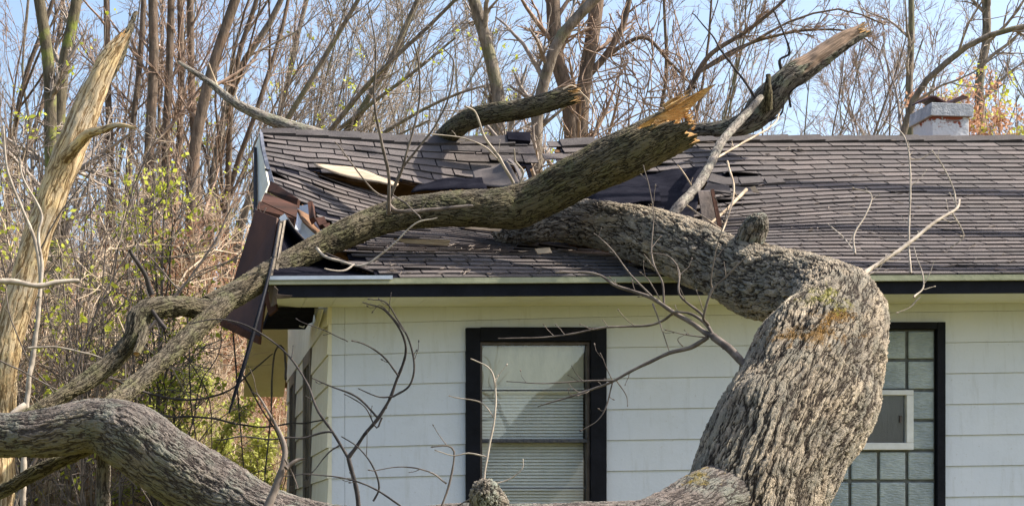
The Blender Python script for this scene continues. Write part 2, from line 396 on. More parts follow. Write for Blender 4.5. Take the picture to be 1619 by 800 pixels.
# side wall (left gable side), lapped boards running back
sw = MB()
DB = 17.25
def zs(yref): return CZ+(PY-yref)*DW/F
side_rows = [(zs(513+48.7*k)) for k in range(0, 15)]
tops = [zs(463)]+side_rows
WIN_S = [(13.85, 14.70), (15.85, 16.65)]
for k in range(len(tops)-1):
    z1, z0 = tops[k], tops[k+1]+.002
    spans = [(DW-.016, DB)]
    if z0 < 3.03:
        spans = [(DW-.016, WIN_S[0][0]), (WIN_S[0][1], WIN_S[1][0]), (WIN_S[1][1], DB)]
    for a, b in spans:
        z1_ = z1
        sw.add([(XW-.016, a, z0), (XW-.016, b, z0), (XW-.003, b, z1_), (XW-.003, a, z1_), (XW+.02, a, z0), (XW+.02, b, z0), (XW+.02, b, z1_), (XW+.02, a, z1_)],
               [(0, 3, 2, 1), (0, 1, 5, 4), (3, 7, 6, 2), (0, 4, 7, 3), (1, 2, 6, 5)])
sw.build('side_wall', M['cream'], house)
for (a, b) in WIN_S:
    fr = MB(); x0 = XW-.024
    fr.box(x0, XW-.002, a+.001, a+.11, .9, 2.94); fr.box(x0, XW-.002, b-.11, b-.001, .9, 2.94); fr.box(x0, XW-.002, a, b, 2.94, 3.05); fr.box(x0+.001, XW-.002, a+.11, b-.11, .9, 1.0)
    fr.box(XW-.02, XW+.01, a, b, 1.93, 1.99); fr.box(XW-.018, XW+.012, (a+b)/2-.02, (a+b)/2+.02, 1.0, 1.93); fr.box(XW-.018, XW+.012, (a+b)/2-.02, (a+b)/2+.02, 1.99, 2.94)
    wf = fr.build('side_window', M['side_trim'], house, .003)
    gp = MB(); gp.box(XW-.004, XW+.004, a, b, 1.0, 1.93); gp.box(XW-.004, XW+.004, a, b, 1.99, 2.94); gp.build('pane', M['glass'], wf)
    bk = MB(); bk.box(XW+.03, XW+.04, a-.01, b+.01, .95, 2.99); bk.build('blind', M['curtain'], wf)
# torn vertical corner strips at the top of the corner
cs = MB()
cs.plate([P(497, 487, 12.5), P(520, 487, 12.26), P(522, 514, 12.25), P(507, 520, 12.45), P(500, 505, 12.5)], .008)
cs.plate([P(505, 489, 12.32), P(512, 489, 12.22), P(500, 530, 12.5), P(498, 515, 12.6)], .006)
cs.build('torn_corner_board', M['cream'], house)
cs = MB(); cs.plate([P(478, 505, 13.3), P(486, 507, 13.2), P(481, 518, 13.3), P(474, 516, 13.4)], .01); cs.build('junction_box', M['white_metal'], house, .003)

# front window --------------------------------------------------------------
def frame_quad(mb, x0, x1, y0, y1, d0, d1):
    """slab between pixel columns/rows (at wall distance), from depth d0 to d1; follows the lean"""
    v = []
    for d in (d0, d1):
        for (x_, y_) in ((x0, y1), (x1, y1), (x1, y0), (x0, y0)): v.append((xw(x_), d, CZ+(PY-(y_+0*x_))*DW/F))
    mb.add(v, [(0, 1, 2, 3), (7, 6, 5, 4), (0, 4, 5, 1), (1, 5, 6, 2), (2, 6, 7, 3), (3, 7, 4, 0)])
win = MB()
frame_quad(win, 735.5, 758, 519, 1120, DW-.045, DW+.03)
frame_quad(win, 932, 957, 519, 1120, DW-.045, DW+.03)
frame_quad(win, 758.1, 931.9, 518, 540, DW-.043, DW+.03)
frame_quad(win, 758.1, 931.9, 1098, 1120, DW-.047, DW+.03)
wf = win.build('window', M['black'], house, .004)
ins = MB()
frame_quad(ins, 758.5, 762, 541, 1097, DW-.01, DW+.05); frame_quad(ins, 928, 931.5, 541, 1097, DW-.01, DW+.05); frame_quad(ins, 762.1, 927.9, 541, 544.5, DW-.008, DW+.05)
ins.build('sash', M['dull_metal'], wf)
ml = MB(); frame_quad(ml, 762.1, 927.9, 693.5, 699, DW-.004, DW+.06); frame_quad(ml, 762.1, 927.9, 770, 772, DW+.004, DW+.03); frame_quad(ml, 762.1, 927.9, 615.5, 617.5, DW+.004, DW+.03)
ml.build('meeting_rail', mat_plain('old_blue_black_paint', (.012, .014, .035), (.12, .12, .12), 60, .6), wf)
gp = MB(); frame_quad(gp, 761, 929, 545, 693, DW+.030, DW+.034); frame_quad(gp, 761, 929, 700, 1097, DW+.040, DW+.044); gp.build('pane', M['glass'], wf)
bl = MB()
y = 622.0
while y < 900:
    v = [(xw(764), DW+.075, CZ+(PY-y)*DW/F), (xw(926), DW+.075, CZ+(PY-y)*DW/F), (xw(926), DW+.088, CZ+(PY-y+4.4)*DW/F), (xw(764), DW+.088, CZ+(PY-y+4.4)*DW/F)]
    bl.plate(v, .0012); y += 5.1
frame_quad(bl, 763, 927, 612, 620, DW+.065, DW+.10)
bl.build('blind', M['blind'], wf)
ct = MB()
frame_quad(ct, 763, 927, 546, 611, DW+.085, DW+.088)
n = 40
for q in range(n):
    a0 = 762+166*q/n; a1 = 762+166*(q+1)/n; dd0 = DW+.22+.02*math.sin(q*1.3); dd1 = DW+.22+.02*math.sin((q+1)*1.3)
    ct.add([(xw(a0), dd0, 1.2), (xw(a1), dd1, 1.2), (xw(a1), dd1, 3.05), (xw(a0), dd0, 3.05)], [(0, 1, 2, 3)])
ct.build('curtain', M['curtain'], wf)
# glass block window ----------------------------------------------------------
gb = MB()
frame_quad(gb, 1478, 1491, 510, 921, DW-.045, DW+.03); frame_quad(gb, 1240, 1253, 510, 921, DW-.045, DW+.03)
frame_quad(gb, 1253.1, 1477.9, 510, 521, DW-.043, DW+.03); frame_quad(gb, 1253.1, 1477.9, 905, 921, DW-.047, DW+.03)
gf = gb.build('glass_block_window', M['black'], house, .004)
mt = MB(); frame_quad(mt, 1253.2, 1477.8, 521.2, 904.8, DW+.005, DW+.09); mt.build('mortar', M['mortar'], gf)
for r in range(8):
    for c in range(5):
        x0 = 1253+c*45+2.2; x1 = x0+45-4.4; y0 = 521.5+r*47.7+2.2; y1 = y0+47.7-4.4
        if c in (2, 3) and r in (2, 3): continue
        b = MB(); frame_quad(b, x0, x1, y0, y1, DW-.012, DW+.004); b.build('glass_block', M['glass_block'], gf, .008)
hp = MB(); X0, X1, Y0, Y1 = 1345, 1441, 617, 711
for (a, b, c, d_) in ((X0, X1, Y0, Y0+8), (X0, X1, Y1-11, Y1), (X0, X0+9, Y0+8.1, Y1-11.1), (X1-11, X1, Y0+8.1, Y1-11.1)): frame_quad(hp, a, b, c, d_, DW-.04, DW+.004)
hf = hp.build('hopper_window', M['white_metal'], gf, .004)
b = MB(); frame_quad(b, X0+9, X1-11, Y0+8, Y1-11, DW-.010, DW-.006); b.build('pane', M['glass_dull'], hf)
b = MB(); frame_quad(b, X0+9, X1-11, Y0+8, Y1-11, DW+.000, DW+.004); b.build('blind', mat_plain('grey_pane_back', (.02, .025, .032), (.06, .068, .08), 3, .7, stretch=(3, 1, .4)), hf)
b = MB(); frame_quad(b, X1-20, X1-17, 657, 668, DW-.02, DW-.011); b.build('latch', M['dull_metal'], hf)

# eaves -------------------------------------------------------------------------
def tE(x): return -7.0*(x-440)/1180.0
def eband(mb, x0, x1, y0, y1, d0, d1, n=24):
    xs = np.linspace(x0, x1, n+1)
    for a, b in zip(xs[:-1], xs[1:]):
        v = []
        for d in (d0, d1):
            for (x_, y_) in ((a, y1), (b, y1), (b, y0), (a, y0)): v.append(((x_-PX)*DE/F, d, CZ+(PY-(y_+tE(x_)))*DE/F))
        mb.add(v, [(0, 1, 2, 3), (7, 6, 5, 4), (0, 4, 5, 1), (2, 6, 7, 3)]+([(3, 7, 4, 0)] if a == x0 else [])+([(1, 5, 6, 2)] if b == x1 else []))
b = MB(); eband(b, 437, 2330, 451, 470, DE, DE+.03); b.build('fascia', M['black'], house)
b = MB(); eband(b, 425, 2330, 447.5, 450.6, DE-.03, DE+.03); eband(b, 425, 2330, 441.5, 447.4, DE-.022, DE+.03); b.build('fascia_trim', mat_plain('olive_cream_paint', (.26, .27, .17), (.38, .38, .26), 6, .6), house)
b = MB(); eband(b, 425, 620, 437.5, 441.2, DE-.035, DE+.05); eband(b, 425, 620, 441.3, 443.5, DE-.036, DE-.028); b.build('drip_edge', M['metal_trim'], house)
b = MB()
X = (437-PX)*DE/F; k = 0
while X < XE:
    w_ = .208; x_ = PX+F*X/DE; z = CZ+(PY-(470+tE(x_)))*DE/F
    b.box(X+.0018, X+w_-.0018, DE+.032, DW-.02, z+.001, z+.018)
    X += w_
b.build('soffit', M['soffit'], house)
b = MB(); b.box(XW, XE, DE+.04, DW-.02, 3.225, 3.235); b.build('soffit_backing', M['dark_in'], house)
# broken end of the fascia, hole and return
b = MB()
b.plate([P(428, 452, 11.75), P(437, 452, 11.71), P(438, 480, 11.73), P(432, 484, 11.8), P(429, 470, 11.8)], .02)
b.plate([P(434, 452, 11.66), P(440, 458, 11.66), P(437, 472, 11.68), P(433, 468, 11.68)], .012)
b.plate([P(437, 465, 11.66), P(462, 467, 11.66), P(458, 471, 11.67), P(437, 472, 11.67)], .006)
b.build('broken_fascia_end', M['dull_metal'], house)
b = MB()
b.plate([P(434, 486, 12.1), P(497, 486, 12.35), P(494, 505, 12.5), P(478, 512, 12.7), P(462, 506, 12.6), P(448, 500, 12.5), P(440, 495, 12.3)], .02)  # black plate standing in for the darkness inside the torn hole
b.box(XW-.4, XW-.05, 12.3, 14.0, 3.22, 3.26)
b.build('dark_hole_fill', M['felt'], house)

# roof surfaces ---------------------------------------------------------------
NR = 35
def dr(r): return DR-(DR-DE)*r/NR
class Surf:
    """roof sheet: measured rows bent over the courses (r) and across the width"""
    def __init__(s, xs, rs, Y, blur=1.4):
        xs = np.array(xs, float); rs = np.array(rs, float); Y = np.array(Y, float)
        s.gx = np.linspace(xs[0], xs[-1], 121); s.gr = np.linspace(rs[0], rs[-1], 71)
        T = np.array([np.interp(s.gx, xs, Y[i]) for i in range(len(rs))])
        G = np.array([np.interp(s.gr, rs, T[:, j]) for j in range(len(s.gx))]).T
        k = np.exp(-np.arange(-4, 5)**2/(2*blur**2)); k /= k.sum()
        Gp = np.pad(G, 4, mode='reflect', reflect_type='odd')
        G = sum(k[i]*Gp[i:i+G.shape[0], 4:-4] for i in range(9)); Gp = np.pad(G, 4, mode='reflect', reflect_type='odd')
        s.G = sum(k[i]*Gp[4:-4, i:i+G.shape[1]] for i in range(9))
    def y(s, x, r):
        x = np.clip(x, s.gx[0], s.gx[-1]); r = np.clip(r, s.gr[0], s.gr[-1])
        fx = (x-s.gx[0])/(s.gx[1]-s.gx[0]); fr = (r-s.gr[0])/(s.gr[1]-s.gr[0])
        i = np.clip(fx.astype(int), 0, len(s.gx)-2); j = np.clip(fr.astype(int), 0, len(s.gr)-2); fx = fx-i; fr = fr-j
        return (s.G[j, i]*(1-fx)+s.G[j, i+1]*fx)*(1-fr)+(s.G[j+1, i]*(1-fx)+s.G[j+1, i+1]*fx)*fr
    def p(s, X, r):
        X, r = np.broadcast_arrays(np.asarray(X, float), np.asarray(r, float))
        d = dr(r); x = PX+F*X/d; y = s.y(x, r)
        Z = CZ+(PY-y)*d/F
        return np.stack([X, d, Z], -1), x, y
    def nrm(s, X, r):
        a = s.p(X+.03, r)[0]-s.p(X-.03, r)[0]; b = s.p(X, r-.3)[0]-s.p(X, r+.3)[0]
        n = np.cross(a, b); return n/np.linalg.norm(n, axis=-1, keepdims=True)
def shingles(name, sf, r0, r1, X0, X1, keep, seed, parent, th=.0105, mess=.0, messf=None):
    rg = np.random.default_rng(seed); T = []
    for r in range(r0, r1):
        X = X0+((r*.37) % 1)*.305*1.0-.305+rg.uniform(-.02, .02)
        while X < X1:
            a = max(X, X0); b = min(X+.305, X1)+0.0
            if b-a > .03: T.append((a+.006, b-.006, r))
            X += .305
    T = np.array(T)
    xc = (T[:, 0]+T[:, 1])/2; c, px, py = sf.p(xc, T[:, 2]+.5)
    k = np.array([keep(a, b_) for a, b_ in zip(px, py)]); T = T[k]; n = len(T)
    U = np.linspace(0, 1, 4); Vv = np.array([-.12, .45, 1.0])
    XX = T[:, 0, None, None]+(T[:, 1]-T[:, 0])[:, None, None]*U[None, None, :]
    XX = np.broadcast_to(XX, (n, 3, 4)); RR = np.broadcast_to(T[:, 2, None, None]+Vv[None, :, None], (n, 3, 4)).copy()
    RR[:, 2] += rg.normal(0, .035, (n, 1))
    p, _, _ = sf.p(XX, RR); nn = sf.nrm(XX, RR)
    lift = np.array([.0005, .0055, th+.001])[None, :, None]+np.array([0, .2, 1])[None, :, None]*np.abs(rg.normal(0, .0022, (n, 1, 1)))
    curl = (rg.random(n) < .05+mess)*rg.uniform(.003, .009+mess*.18, n)
    if messf is not None:
        mf = np.array([messf(a, b_) for a, b_ in zip(px[k], py[k])]); curl = curl+mf*rg.uniform(0, 1, n)**2*(rg.random(n) < .6)
    lift = lift+curl[:, None, None]*np.array([0, .25, 1])[None, :, None]*np.linspace(1, .2, 4)[None, None, :]
    top = p+nn*lift[..., None]; bot = top-nn*th*.9
    V = np.concatenate([top.reshape(n, 12, 3), bot.reshape(n, 12, 3)], 1)
    f = []
    for j in range(2):
        for i_ in range(3): f.append((j*4+i_, (j+1)*4+i_, (j+1)*4+i_+1, j*4+i_+1))
    for i_ in range(3): f.append((8+i_, 20+i_, 21+i_, 9+i_))
    for j in range(2): f.append((j*4, 12+j*4, 16+j*4, 4+j*4)); f.append((j*4+3, j*4+7, j*4+19, j*4+15))
    f = np.array(f); Fq = (f[None]+(np.arange(n)*24)[:, None, None]).reshape(-1, 4)
    tone = np.clip(rg.normal(.5, .22, n), 0, 1)
    return npmesh(name, V.reshape(-1, 3), Fq, M['shingle'], parent, attrs={'rnd': np.repeat(tone, 24)})
def sheet(name, sf, r0, r1, X0, X1, keep, off, mat, parent, th=0.012, nx=60, nr=60):
    rr = np.linspace(r0, r1, nr); XX = np.linspace(X0, X1, nx); A, B = np.meshgrid(XX, rr)
    p, px, py = sf.p(A, B); n = sf.nrm(A, B)
    top = p-n*off; bot = top-n*th
    idx = np.arange(A.size).reshape(A.shape)
    q = np.stack([idx[:-1, :-1], idx[1:, :-1], idx[1:, 1:], idx[:-1, 1:]], -1).reshape(-1, 4)
    cx = px.ravel()[q].mean(1); cy = py.ravel()[q].mean(1); k = np.array([keep(a, b_) for a, b_ in zip(cx, cy)])
    q = q[k]; m = A.size
    return npmesh(name, np.concatenate([top.reshape(-1, 3), bot.reshape(-1, 3)]), np.concatenate([q, q[:, ::-1]+m]), mat, parent, smooth=True)
def inpoly(poly):
    poly = np.array(poly, float)
    def f(x, y):
        c = False; j = len(poly)-1
        for i_ in range(len(poly)):
            if (poly[i_, 1] > y) != (poly[j, 1] > y) and x < (poly[j, 0]-poly[i_, 0])*(y-poly[i_, 1])/(poly[j, 1]-poly[i_, 1])+poly[i_, 0]: c = not c
            j = i_
        return c
    return f
crackx = [400, 486, 520, 560, 600, 640, 700, 760, 800, 845]; cracky = [268, 268, 274, 281, 286, 285, 300, 297, 291, 290]
def crack(x): return np.interp(x, crackx, cracky)
SA = Surf([410, 484, 520, 604, 640, 740, 842], [-1, 0, 1, 3.5, 7, 10, 14],
    [[202, 204, 205, 209, 211, 214, 212], [207, 210, 211, 216, 219, 220, 219], [213, 217, 219, 226, 229, 231, 231], [229, 238, 240, 249, 254, 264, 266],
     [252, 268, 268, 279, 286, 308, 312], [272, 285, 288, 300, 312, 340, 345], [300, 312, 318, 330, 345, 380, 385]])
SB = Surf([425, 484, 520, 604, 700, 800, 900, 1000], [0, 7, 14, 17, 29, 35],
    [[207, 214, 225, 245, 270, 290, 305, 310], [252, 268, 281, 309, 328, 343, 352, 358], [295, 317, 331, 348, 357, 371, 380, 385], [318, 334, 346, 359, 366, 380, 388, 392],
     [392, 397, 400, 401, 401, 403, 405, 405], [434, 437, 440, 441, 440.5, 440, 439, 438]])
def ybase(r): return 219+6.9*r-.0187*r*r
rsC = [-1, 0, 5, 10, 15, 20, 25, 30, 35]
offC = {860: [4, 6, 20, 34, 40, 34, 20, 8, 1], 1000: [2, 3, 14, 30, 36, 28, 15, 5, 0], 1100: [0, 0, 5, 17, 22, 14, 6, 1, 0], 1170: [0, 0, 2, 10, 15, 9, 2, 0, 0], 1240: [0, 0, 2, 7, 9, 6, 0, -1, 0],
        1340: [0, 0, 0, 3, 3, 1, -1, -1, 0], 1440: [0]*9, 2400: [0, 0, -1, -2, -3, -3, -3, -4, -4]}
xsC = sorted(offC)
SC = Surf(xsC, rsC, [[ybase(r)+offC[x][i]+(tE(x)*.5 if r > 20 else 0) for x in xsC] for i, r in enumerate(rsC)], 1.0)
keepA = lambda x, y: x < 840 and y < crack(x) and not (x > 803 and y < 224) and not inpoly([(790, 262), (830, 262), (845, 300), (800, 300)])(x, y)
torn = inpoly([(420, 297), (470, 316), (505, 337), (535, 358), (565, 374), (548, 400), (566, 424), (622, 443), (625, 470), (400, 470), (400, 297)])
keepB = lambda x, y: (y > crack(x)+(9+4*math.sin(x*.13) if x > 500 else -1)) and not torn(x, y) and x < 1010
holeC = inpoly([(850, 282), (1000, 280), (1040, 277), (1061, 275), (1087, 265), (1112, 270), (1128, 292), (1112, 312), (1098, 350), (1080, 372), (960, 350), (850, 330)])
keepC = lambda x, y: not holeC(x, y) and not (x < 884+3*math.sin(y)) and not (x < 1000 and y > 385)
def Xat(x, d): return (x-PX)*d/F
roof = shingles('roof', SC, 0, 35, Xat(985, DE), XE, keepC, 5, house, messf=lambda x, y: .10*max(0, 1-(((x-1145)/95)**2+((y-295)/42)**2)**.5)+.05*max(0, 1-(((x-1030)/90)**2+((y-262)/25)**2)**.5))
roof['label'] = 'brown shingle roof slope, wavy and torn at its left end'
roofA = shingles('roof', SA, 0, 14, .69, Xat(840, DR), keepA, 6, house, mess=.10, messf=lambda x, y: .07*max(0, 1-abs(y-crack(x))/16))
roofA['label'] = 'tilted broken roof piece at the gable end'
roofB = shingles('roof', SB, 7, 35, .66, Xat(1000, DE)+.1, keepB, 7, house, mess=.05, messf=lambda x, y: .06*max(0, 1-abs(y-crack(x)-14)/14)+.05*max(0, 1-(((x-850)/80)**2+((y-385)/30)**2)**.5))
roofB['label'] = 'sunken lower roof piece sagging under the limbs'
for sf, a0, a1, b0, b1, kp, par in ((SC, 0, 35, Xat(985, DE), XE, keepC, roof), (SA, 0, 14, .69, Xat(838, DR), keepA, roofA), (SB, 7, 34.8, .66, Xat(1000, DE)+.1, keepB, roofB)):
    sheet('underlay', sf, a0, a1, b0, b1, kp, .003, M['felt'], par, .004, 90, 70)
    sheet('roof_deck', sf, a0, a1-.6, b0+.01, b1, kp, .012, M['plywood'], par, .018, 90, 70)
# rear slope
for (a, b) in ((.69, 3.10), (3.52, XE)):
    m = MB(); z0 = CZ+(PY-219)*DR/F-.02
    m.plate([(a, DR+.01, z0), (b, DR+.01, z0), (b, 19.75, z0-.466*4.04), (a, 19.75, z0-.466*4.04)], .08, (0, .42, .907))
    m.build('rear_roof_slope', M['plywood'], house)
# rake soffit planks on the rear slope, seen under the gable overhang
m = MB()
for k in range(34):
    d0 = 16.0+k*.11; z0 = CZ+(PY-219)*DR/F-.18-.466*(d0-DR)-.015
    m.add([(.66, d0+.003, z0), (XW+.1, d0+.003, z0), (XW+.1, d0+.107, z0-.05), (.66, d0+.107, z0-.05), (.66, d0+.003, z0+.02), (XW+.1, d0+.003, z0+.02), (XW+.1, d0+.107, z0-.03), (.66, d0+.107, z0-.03)],
          [(0, 1, 2, 3), (4, 7, 6, 5), (0, 4, 5, 1), (1, 5, 6, 2), (2, 6, 7, 3), (3, 7, 4, 0)])
m.build('rake_soffit', mat_plain('soffit_cream', (.74, .68, .48), (.84, .79, .60), 5, .7), house)
# gable wall triangle + cream rake panel + metal rake edge
m = MB(); zr = CZ+(PY-219)*DR/F
m.plate([(XW, DW+.3, 3.24), (XW, DR, zr-.35), (XW, DB, zr-.35-.466*(DB-DR)), (XW, DB, 3.1), (XW, DW+.3, 3.1)], .03, (-1, 0, 0))
m.build('gable_wall', M['cream'], house)
m = MB(); m.plate([P(413, 213, 15.7), P(416, 240, 15.1), P(427, 293, 14.0), P(406, 340, 13.9), P(404, 340, 14.2), P(404, 236, 15.6)], .015); m.build('rake_board', M['cream'], house)
m = MB(); m.plate([P(404, 234, 15.58), P(406, 234, 15.5), P(407, 336, 13.85), P(404, 338, 13.9)], .02); m.build('rake_trim', M['black'], house)
m = MB()
e = [P(411, 205, 15.7), P(412, 222, 15.3), P(415, 240, 15.0), P(420, 262, 14.6), P(425, 280, 14.3), P(429, 293, 14.05)]
w2 = [P(415, 207, 15.68), P(417, 222, 15.28), P(420, 240, 14.98), P(426, 262, 14.57), P(431, 278, 14.25), P(434, 289, 14.0)]
for k in range(5): m.plate([e[k], w2[k], w2[k+1], e[k+1]], .006)
for k in range(5): m.plate([e[k]+[0, 0, 0], e[k+1], e[k+1]+np.array([0, 0, -.05]), e[k]+np.array([0, 0, -.05])], .004)
m.build('rake_edge_metal', mat_plain('aged_rake_metal', (.10, .105, .12), (.20, .21, .25), 12, .6, .2, .004), house)
# ridge caps
def ridge(sf, X0, X1, par, skip=None):
    rg = np.random.default_rng(9); m = MB(); X = X0
    while X < X1:
        b = min(X+.30, X1); j = rg.uniform(0, .004)
        if not (skip and skip(X)):
            for (ra, rb) in ((-1.0, .85),):
                pts = []
                p0 = sf.p(X, 1.05)[0]; p1 = sf.p(b+.01, 1.05)[0]; q0 = sf.p(X, -.05)[0]; q1 = sf.p(b+.01, -.05)[0]
                up = np.array([0, -.01, .016+j])
                m.add([p0+up, p1+up*1.5, q1+[0, 0, .03+j*2], q0+[0, 0, .02+j], q1+[0, .14, -.035], q0+[0, .14, -.045], p0+[0, 0, .001], p1+[0, 0, .004]], [(0, 1, 2, 3), (3, 2, 4, 5), (0, 6, 7, 1), (1, 7, 4, 2)])
        X += .30
    return m
o = ridge(SC, Xat(884, DR), XE, roof).build('ridge_cap', M['shingle'], roof)
o = ridge(SA, .69, 3.0, roofA, lambda X: X > 2.85).build('ridge_cap', M['shingle'], roofA)
m = MB(); m.plate([P(800, 213, 15.75), P(838, 214, 15.75), P(838, 228, 15.6), P(803, 225, 15.6)], .03); m.build('ridge_gap_dark', M['felt'], roofA)  # black plate painted in for the dark gap at the ridge end
m = MB(); m.plate([P(700, 232, 15.35), P(805, 233, 15.3), P(804, 243, 15.2), P(700, 239, 15.25)], .012); m.plate([P(762, 236, 15.25), P(819, 237, 15.2), P(819, 243, 15.16), P(762, 243, 15.16)], .01)
m.build('slipped_shingle', M['shingle'], roofA)
def bent(pts0, pts1, n=10, th=.01, mat='shingle', name='flap', par=None, wob=.01, seed=1):
    """curled sheet between two polylines of equal length"""
    A = curve([list(p) for p in pts0], n*2); B = curve([list(p) for p in pts1], n*2); U = np.linspace(0, 1, n)
    G = A[None]*(1-U[:, None, None])+B[None]*U[:, None, None]
    G = G+wob*vnoise(G.reshape(-1, 3)*6, seed).reshape(G.shape[:2])[..., None]*np.array([.2, 1, .6])
    idx = np.arange(G.shape[0]*G.shape[1]).reshape(G.shape[:2])
    q = np.stack([idx[:-1, :-1], idx[1:, :-1], idx[1:, 1:], idx[:-1, 1:]], -1).reshape(-1, 4)
    o = npmesh(name, G.reshape(-1, 3), q, M[mat], par, smooth=True, attrs={'rnd': np.full(G.shape[0]*G.shape[1], .4)})
    s_ = o.modifiers.new('thick', 'SOLIDIFY'); s_.thickness = th; s_.offset = 0
    return o
# standing torn flap on the upper piece, black felt in the hollow whose colour stands in for shade, felt curl at the corner
bent([P(746, 272, 14.7), P(765, 268, 14.62), P(783, 263, 14.5), P(801, 252, 14.4)], [P(752, 292, 14.2), P(772, 294, 14.15), P(800, 296, 14.05), P(823, 290, 14.0)], name='torn_flap', par=roofA)
bent([P(800, 252, 14.4), P(812, 262, 14.3), P(822, 286, 14.1)], [P(806, 251, 14.5), P(816, 261, 14.5), P(829, 284, 14.4)], name='torn_flap', par=roofA)
bent([P(660, 292, 14.3), P(700, 283, 14.3), P(725, 280, 14.3), P(762, 283, 14.3)], [P(650, 302, 14.0), P(690, 300, 13.9), P(730, 299, 13.9), P(770, 300, 13.9)], mat='felt', name='torn_flap', par=roofA, wob=.04)
bent([P(900, 300, 13.9), P(960, 286, 14.2), P(1030, 278, 14.5), P(1090, 262, 14.7), P(1120, 266, 14.6)], [P(900, 345, 12.9), P(960, 350, 12.9), P(1020, 352, 12.9), P(1075, 355, 12.8), P(1100, 330, 13.1)], 14, .012, 'felt', 'hollow_shade_sheet', roof, .09)
bent([P(940, 300, 13.7), P(990, 296, 13.8), P(1040, 290, 13.9)], [P(930, 330, 13.1), P(985, 325, 13.1), P(1045, 318, 13.2)], 8, .01, 'felt', 'torn_flap', roof, .05)
bent([P(470, 333, 13.3), P(500, 350, 13.2), P(540, 380, 12.9)], [P(480, 350, 12.8), P(510, 378, 12.6), P(550, 404, 12.4)], 6, .02, 'plywood', 'broken_sheathing', roofB, .02)
# corner: black felt sheet behind the metal edge and its curled rim
bent([P(447, 343, 12.6), P(458, 372, 12.6), P(485, 402, 12.5), P(530, 416, 12.4), P(600, 432, 11.9)], [P(427, 439, 11.72), P(450, 439, 11.72), P(490, 439, 11.72), P(540, 440, 11.72), P(600, 441, 11.72)], 14, .006, 'felt', 'felt_flap', roofB, .012, 3)
bent([P(450, 340, 12.4), P(468, 366, 12.35), P(494, 390, 12.2), P(540, 412, 12.0), P(590, 430, 11.8)], [P(447, 343, 12.62), P(459, 374, 12.62), P(487, 404, 12.52), P(532, 420, 12.4), P(598, 437, 11.9)], 6, .006, 'felt', 'felt_flap', roofB, .01, 4)
rim = curve([list(P(x, y, d))+[.007] for x, y, d in ((451, 340, 12.39), (468, 365, 12.33), (494, 389, 12.18), (540, 411, 11.98), (590, 430, 11.79))], 24)
V, Fq = tubes(rim[None, :, :3], rim[None, :, 3], 5); npmesh('flap_rim', V, Fq, M['dull_metal'], roofB, True)
m = MB(); c = P(452, 411, 11.95)
for k in range(12): a = k*math.pi/6; b_ = (k+1)*math.pi/6; m.add([c, c+[.012*math.cos(a), -.004, .012*math.sin(a)], c+[.012*math.cos(b_), -.004, .012*math.sin(b_)]], [(0, 1, 2)])
# hanging metal strips
m = MB()
m.plate([P(443, 343, 12.2), P(448, 345, 12.2), P(431, 437, 11.75), P(426, 437, 11.75)], .01); m.plate([P(449, 346, 12.25), P(452, 348, 12.25), P(438, 437, 11.8), P(434, 437, 11.8)], .01)
m.build('hanging_trim_strip', M['metal_trim'] if False else mat_plain('weathered_trim', (.07, .055, .04), (.26, .21, .15), 25, .6, stretch=(1, 1, .2)), house)
m = MB(); m.plate([P(450, 338, 12.15), P(455, 347, 12.15), P(444, 350, 12.15), P(441, 345, 12.15)], .01); m.build('bent_trim_corner', M['metal_trim'], house)
cbl = curve([list(P(x, y, d))+[r*d/F] for x, y, d, r in ((442, 348, 12.1, 1.6), (433, 400, 11.8, 2.0), (424, 440, 11.5, 2.4), (408, 500, 11.3, 3.2), (388, 570, 11.2, 3.4), (372, 620, 11.2, 2.8), (362, 653, 11.2, 1.4))], 40)
V, Fq = tubes(cbl[None, :, :3], cbl[None, :, 3], 6); npmesh('dangling_trim', V, Fq, M['black'], house, True)
# brown panels and reddish wood of the torn corner
m = MB(); m.plate([P(406, 333, 12.6), P(441, 346, 12.5), P(428, 430, 12.3), P(412, 545, 12.15), P(354, 513, 12.5), P(357, 495, 12.5), P(379, 430, 12.6)], .02); m.build('hanging_panel', M['brown_board'], house, .003)
m = MB(); m.plate([P(354, 505, 12.42), P(414, 533, 12.08), P(413, 545, 12.08), P(352, 516, 12.42)], .03); m.plate([P(436, 452, 12.1), P(440, 490, 12.05), P(428, 500, 12.1), P(420, 470, 12.15)], .02); m.build('hanging_panel_edge', M['red_wood'], house)
m = MB(); m.plate([P(418, 312, 13.6), P(470, 333, 13.3), P(468, 352, 13.1), P(412, 326, 13.3)], .04); m.plate([P(432, 290, 13.9), P(475, 318, 13.4), P(473, 330, 13.4), P(426, 305, 13.8)], .03); m.plate([P(411, 322, 13.2), P(468, 350, 12.9), P(466, 362, 12.9), P(408, 335, 13.1)], .03)
m.build('splintered_rafter', M['red_wood'], house)
m = MB(); m.plate([P(470, 330, 13.9), P(496, 325, 13.5), P(497, 360, 13.2), P(480, 378, 13.1), P(465, 362, 13.4)], .02); m.plate([P(480, 352, 13.3), P(512, 348, 12.9), P(520, 370, 12.8), P(500, 395, 12.8), P(478, 380, 13.1)], .02); m.build('exposed_gable_panel', M['siding'], house)
m = MB(); m.plate([P(490, 328, 13.0), P(497, 326, 13.0), P(500, 350, 12.8), P(493, 356, 12.8)], .05); m.plate([P(500, 352, 12.7), P(514, 350, 12.7), P(518, 360, 12.6), P(506, 364, 12.6)], .04); m.plate([P(510, 360, 12.6), P(522, 358, 12.6), P(520, 370, 12.5)], .03); m.build('broken_rafter_end', M['red_wood'], house)
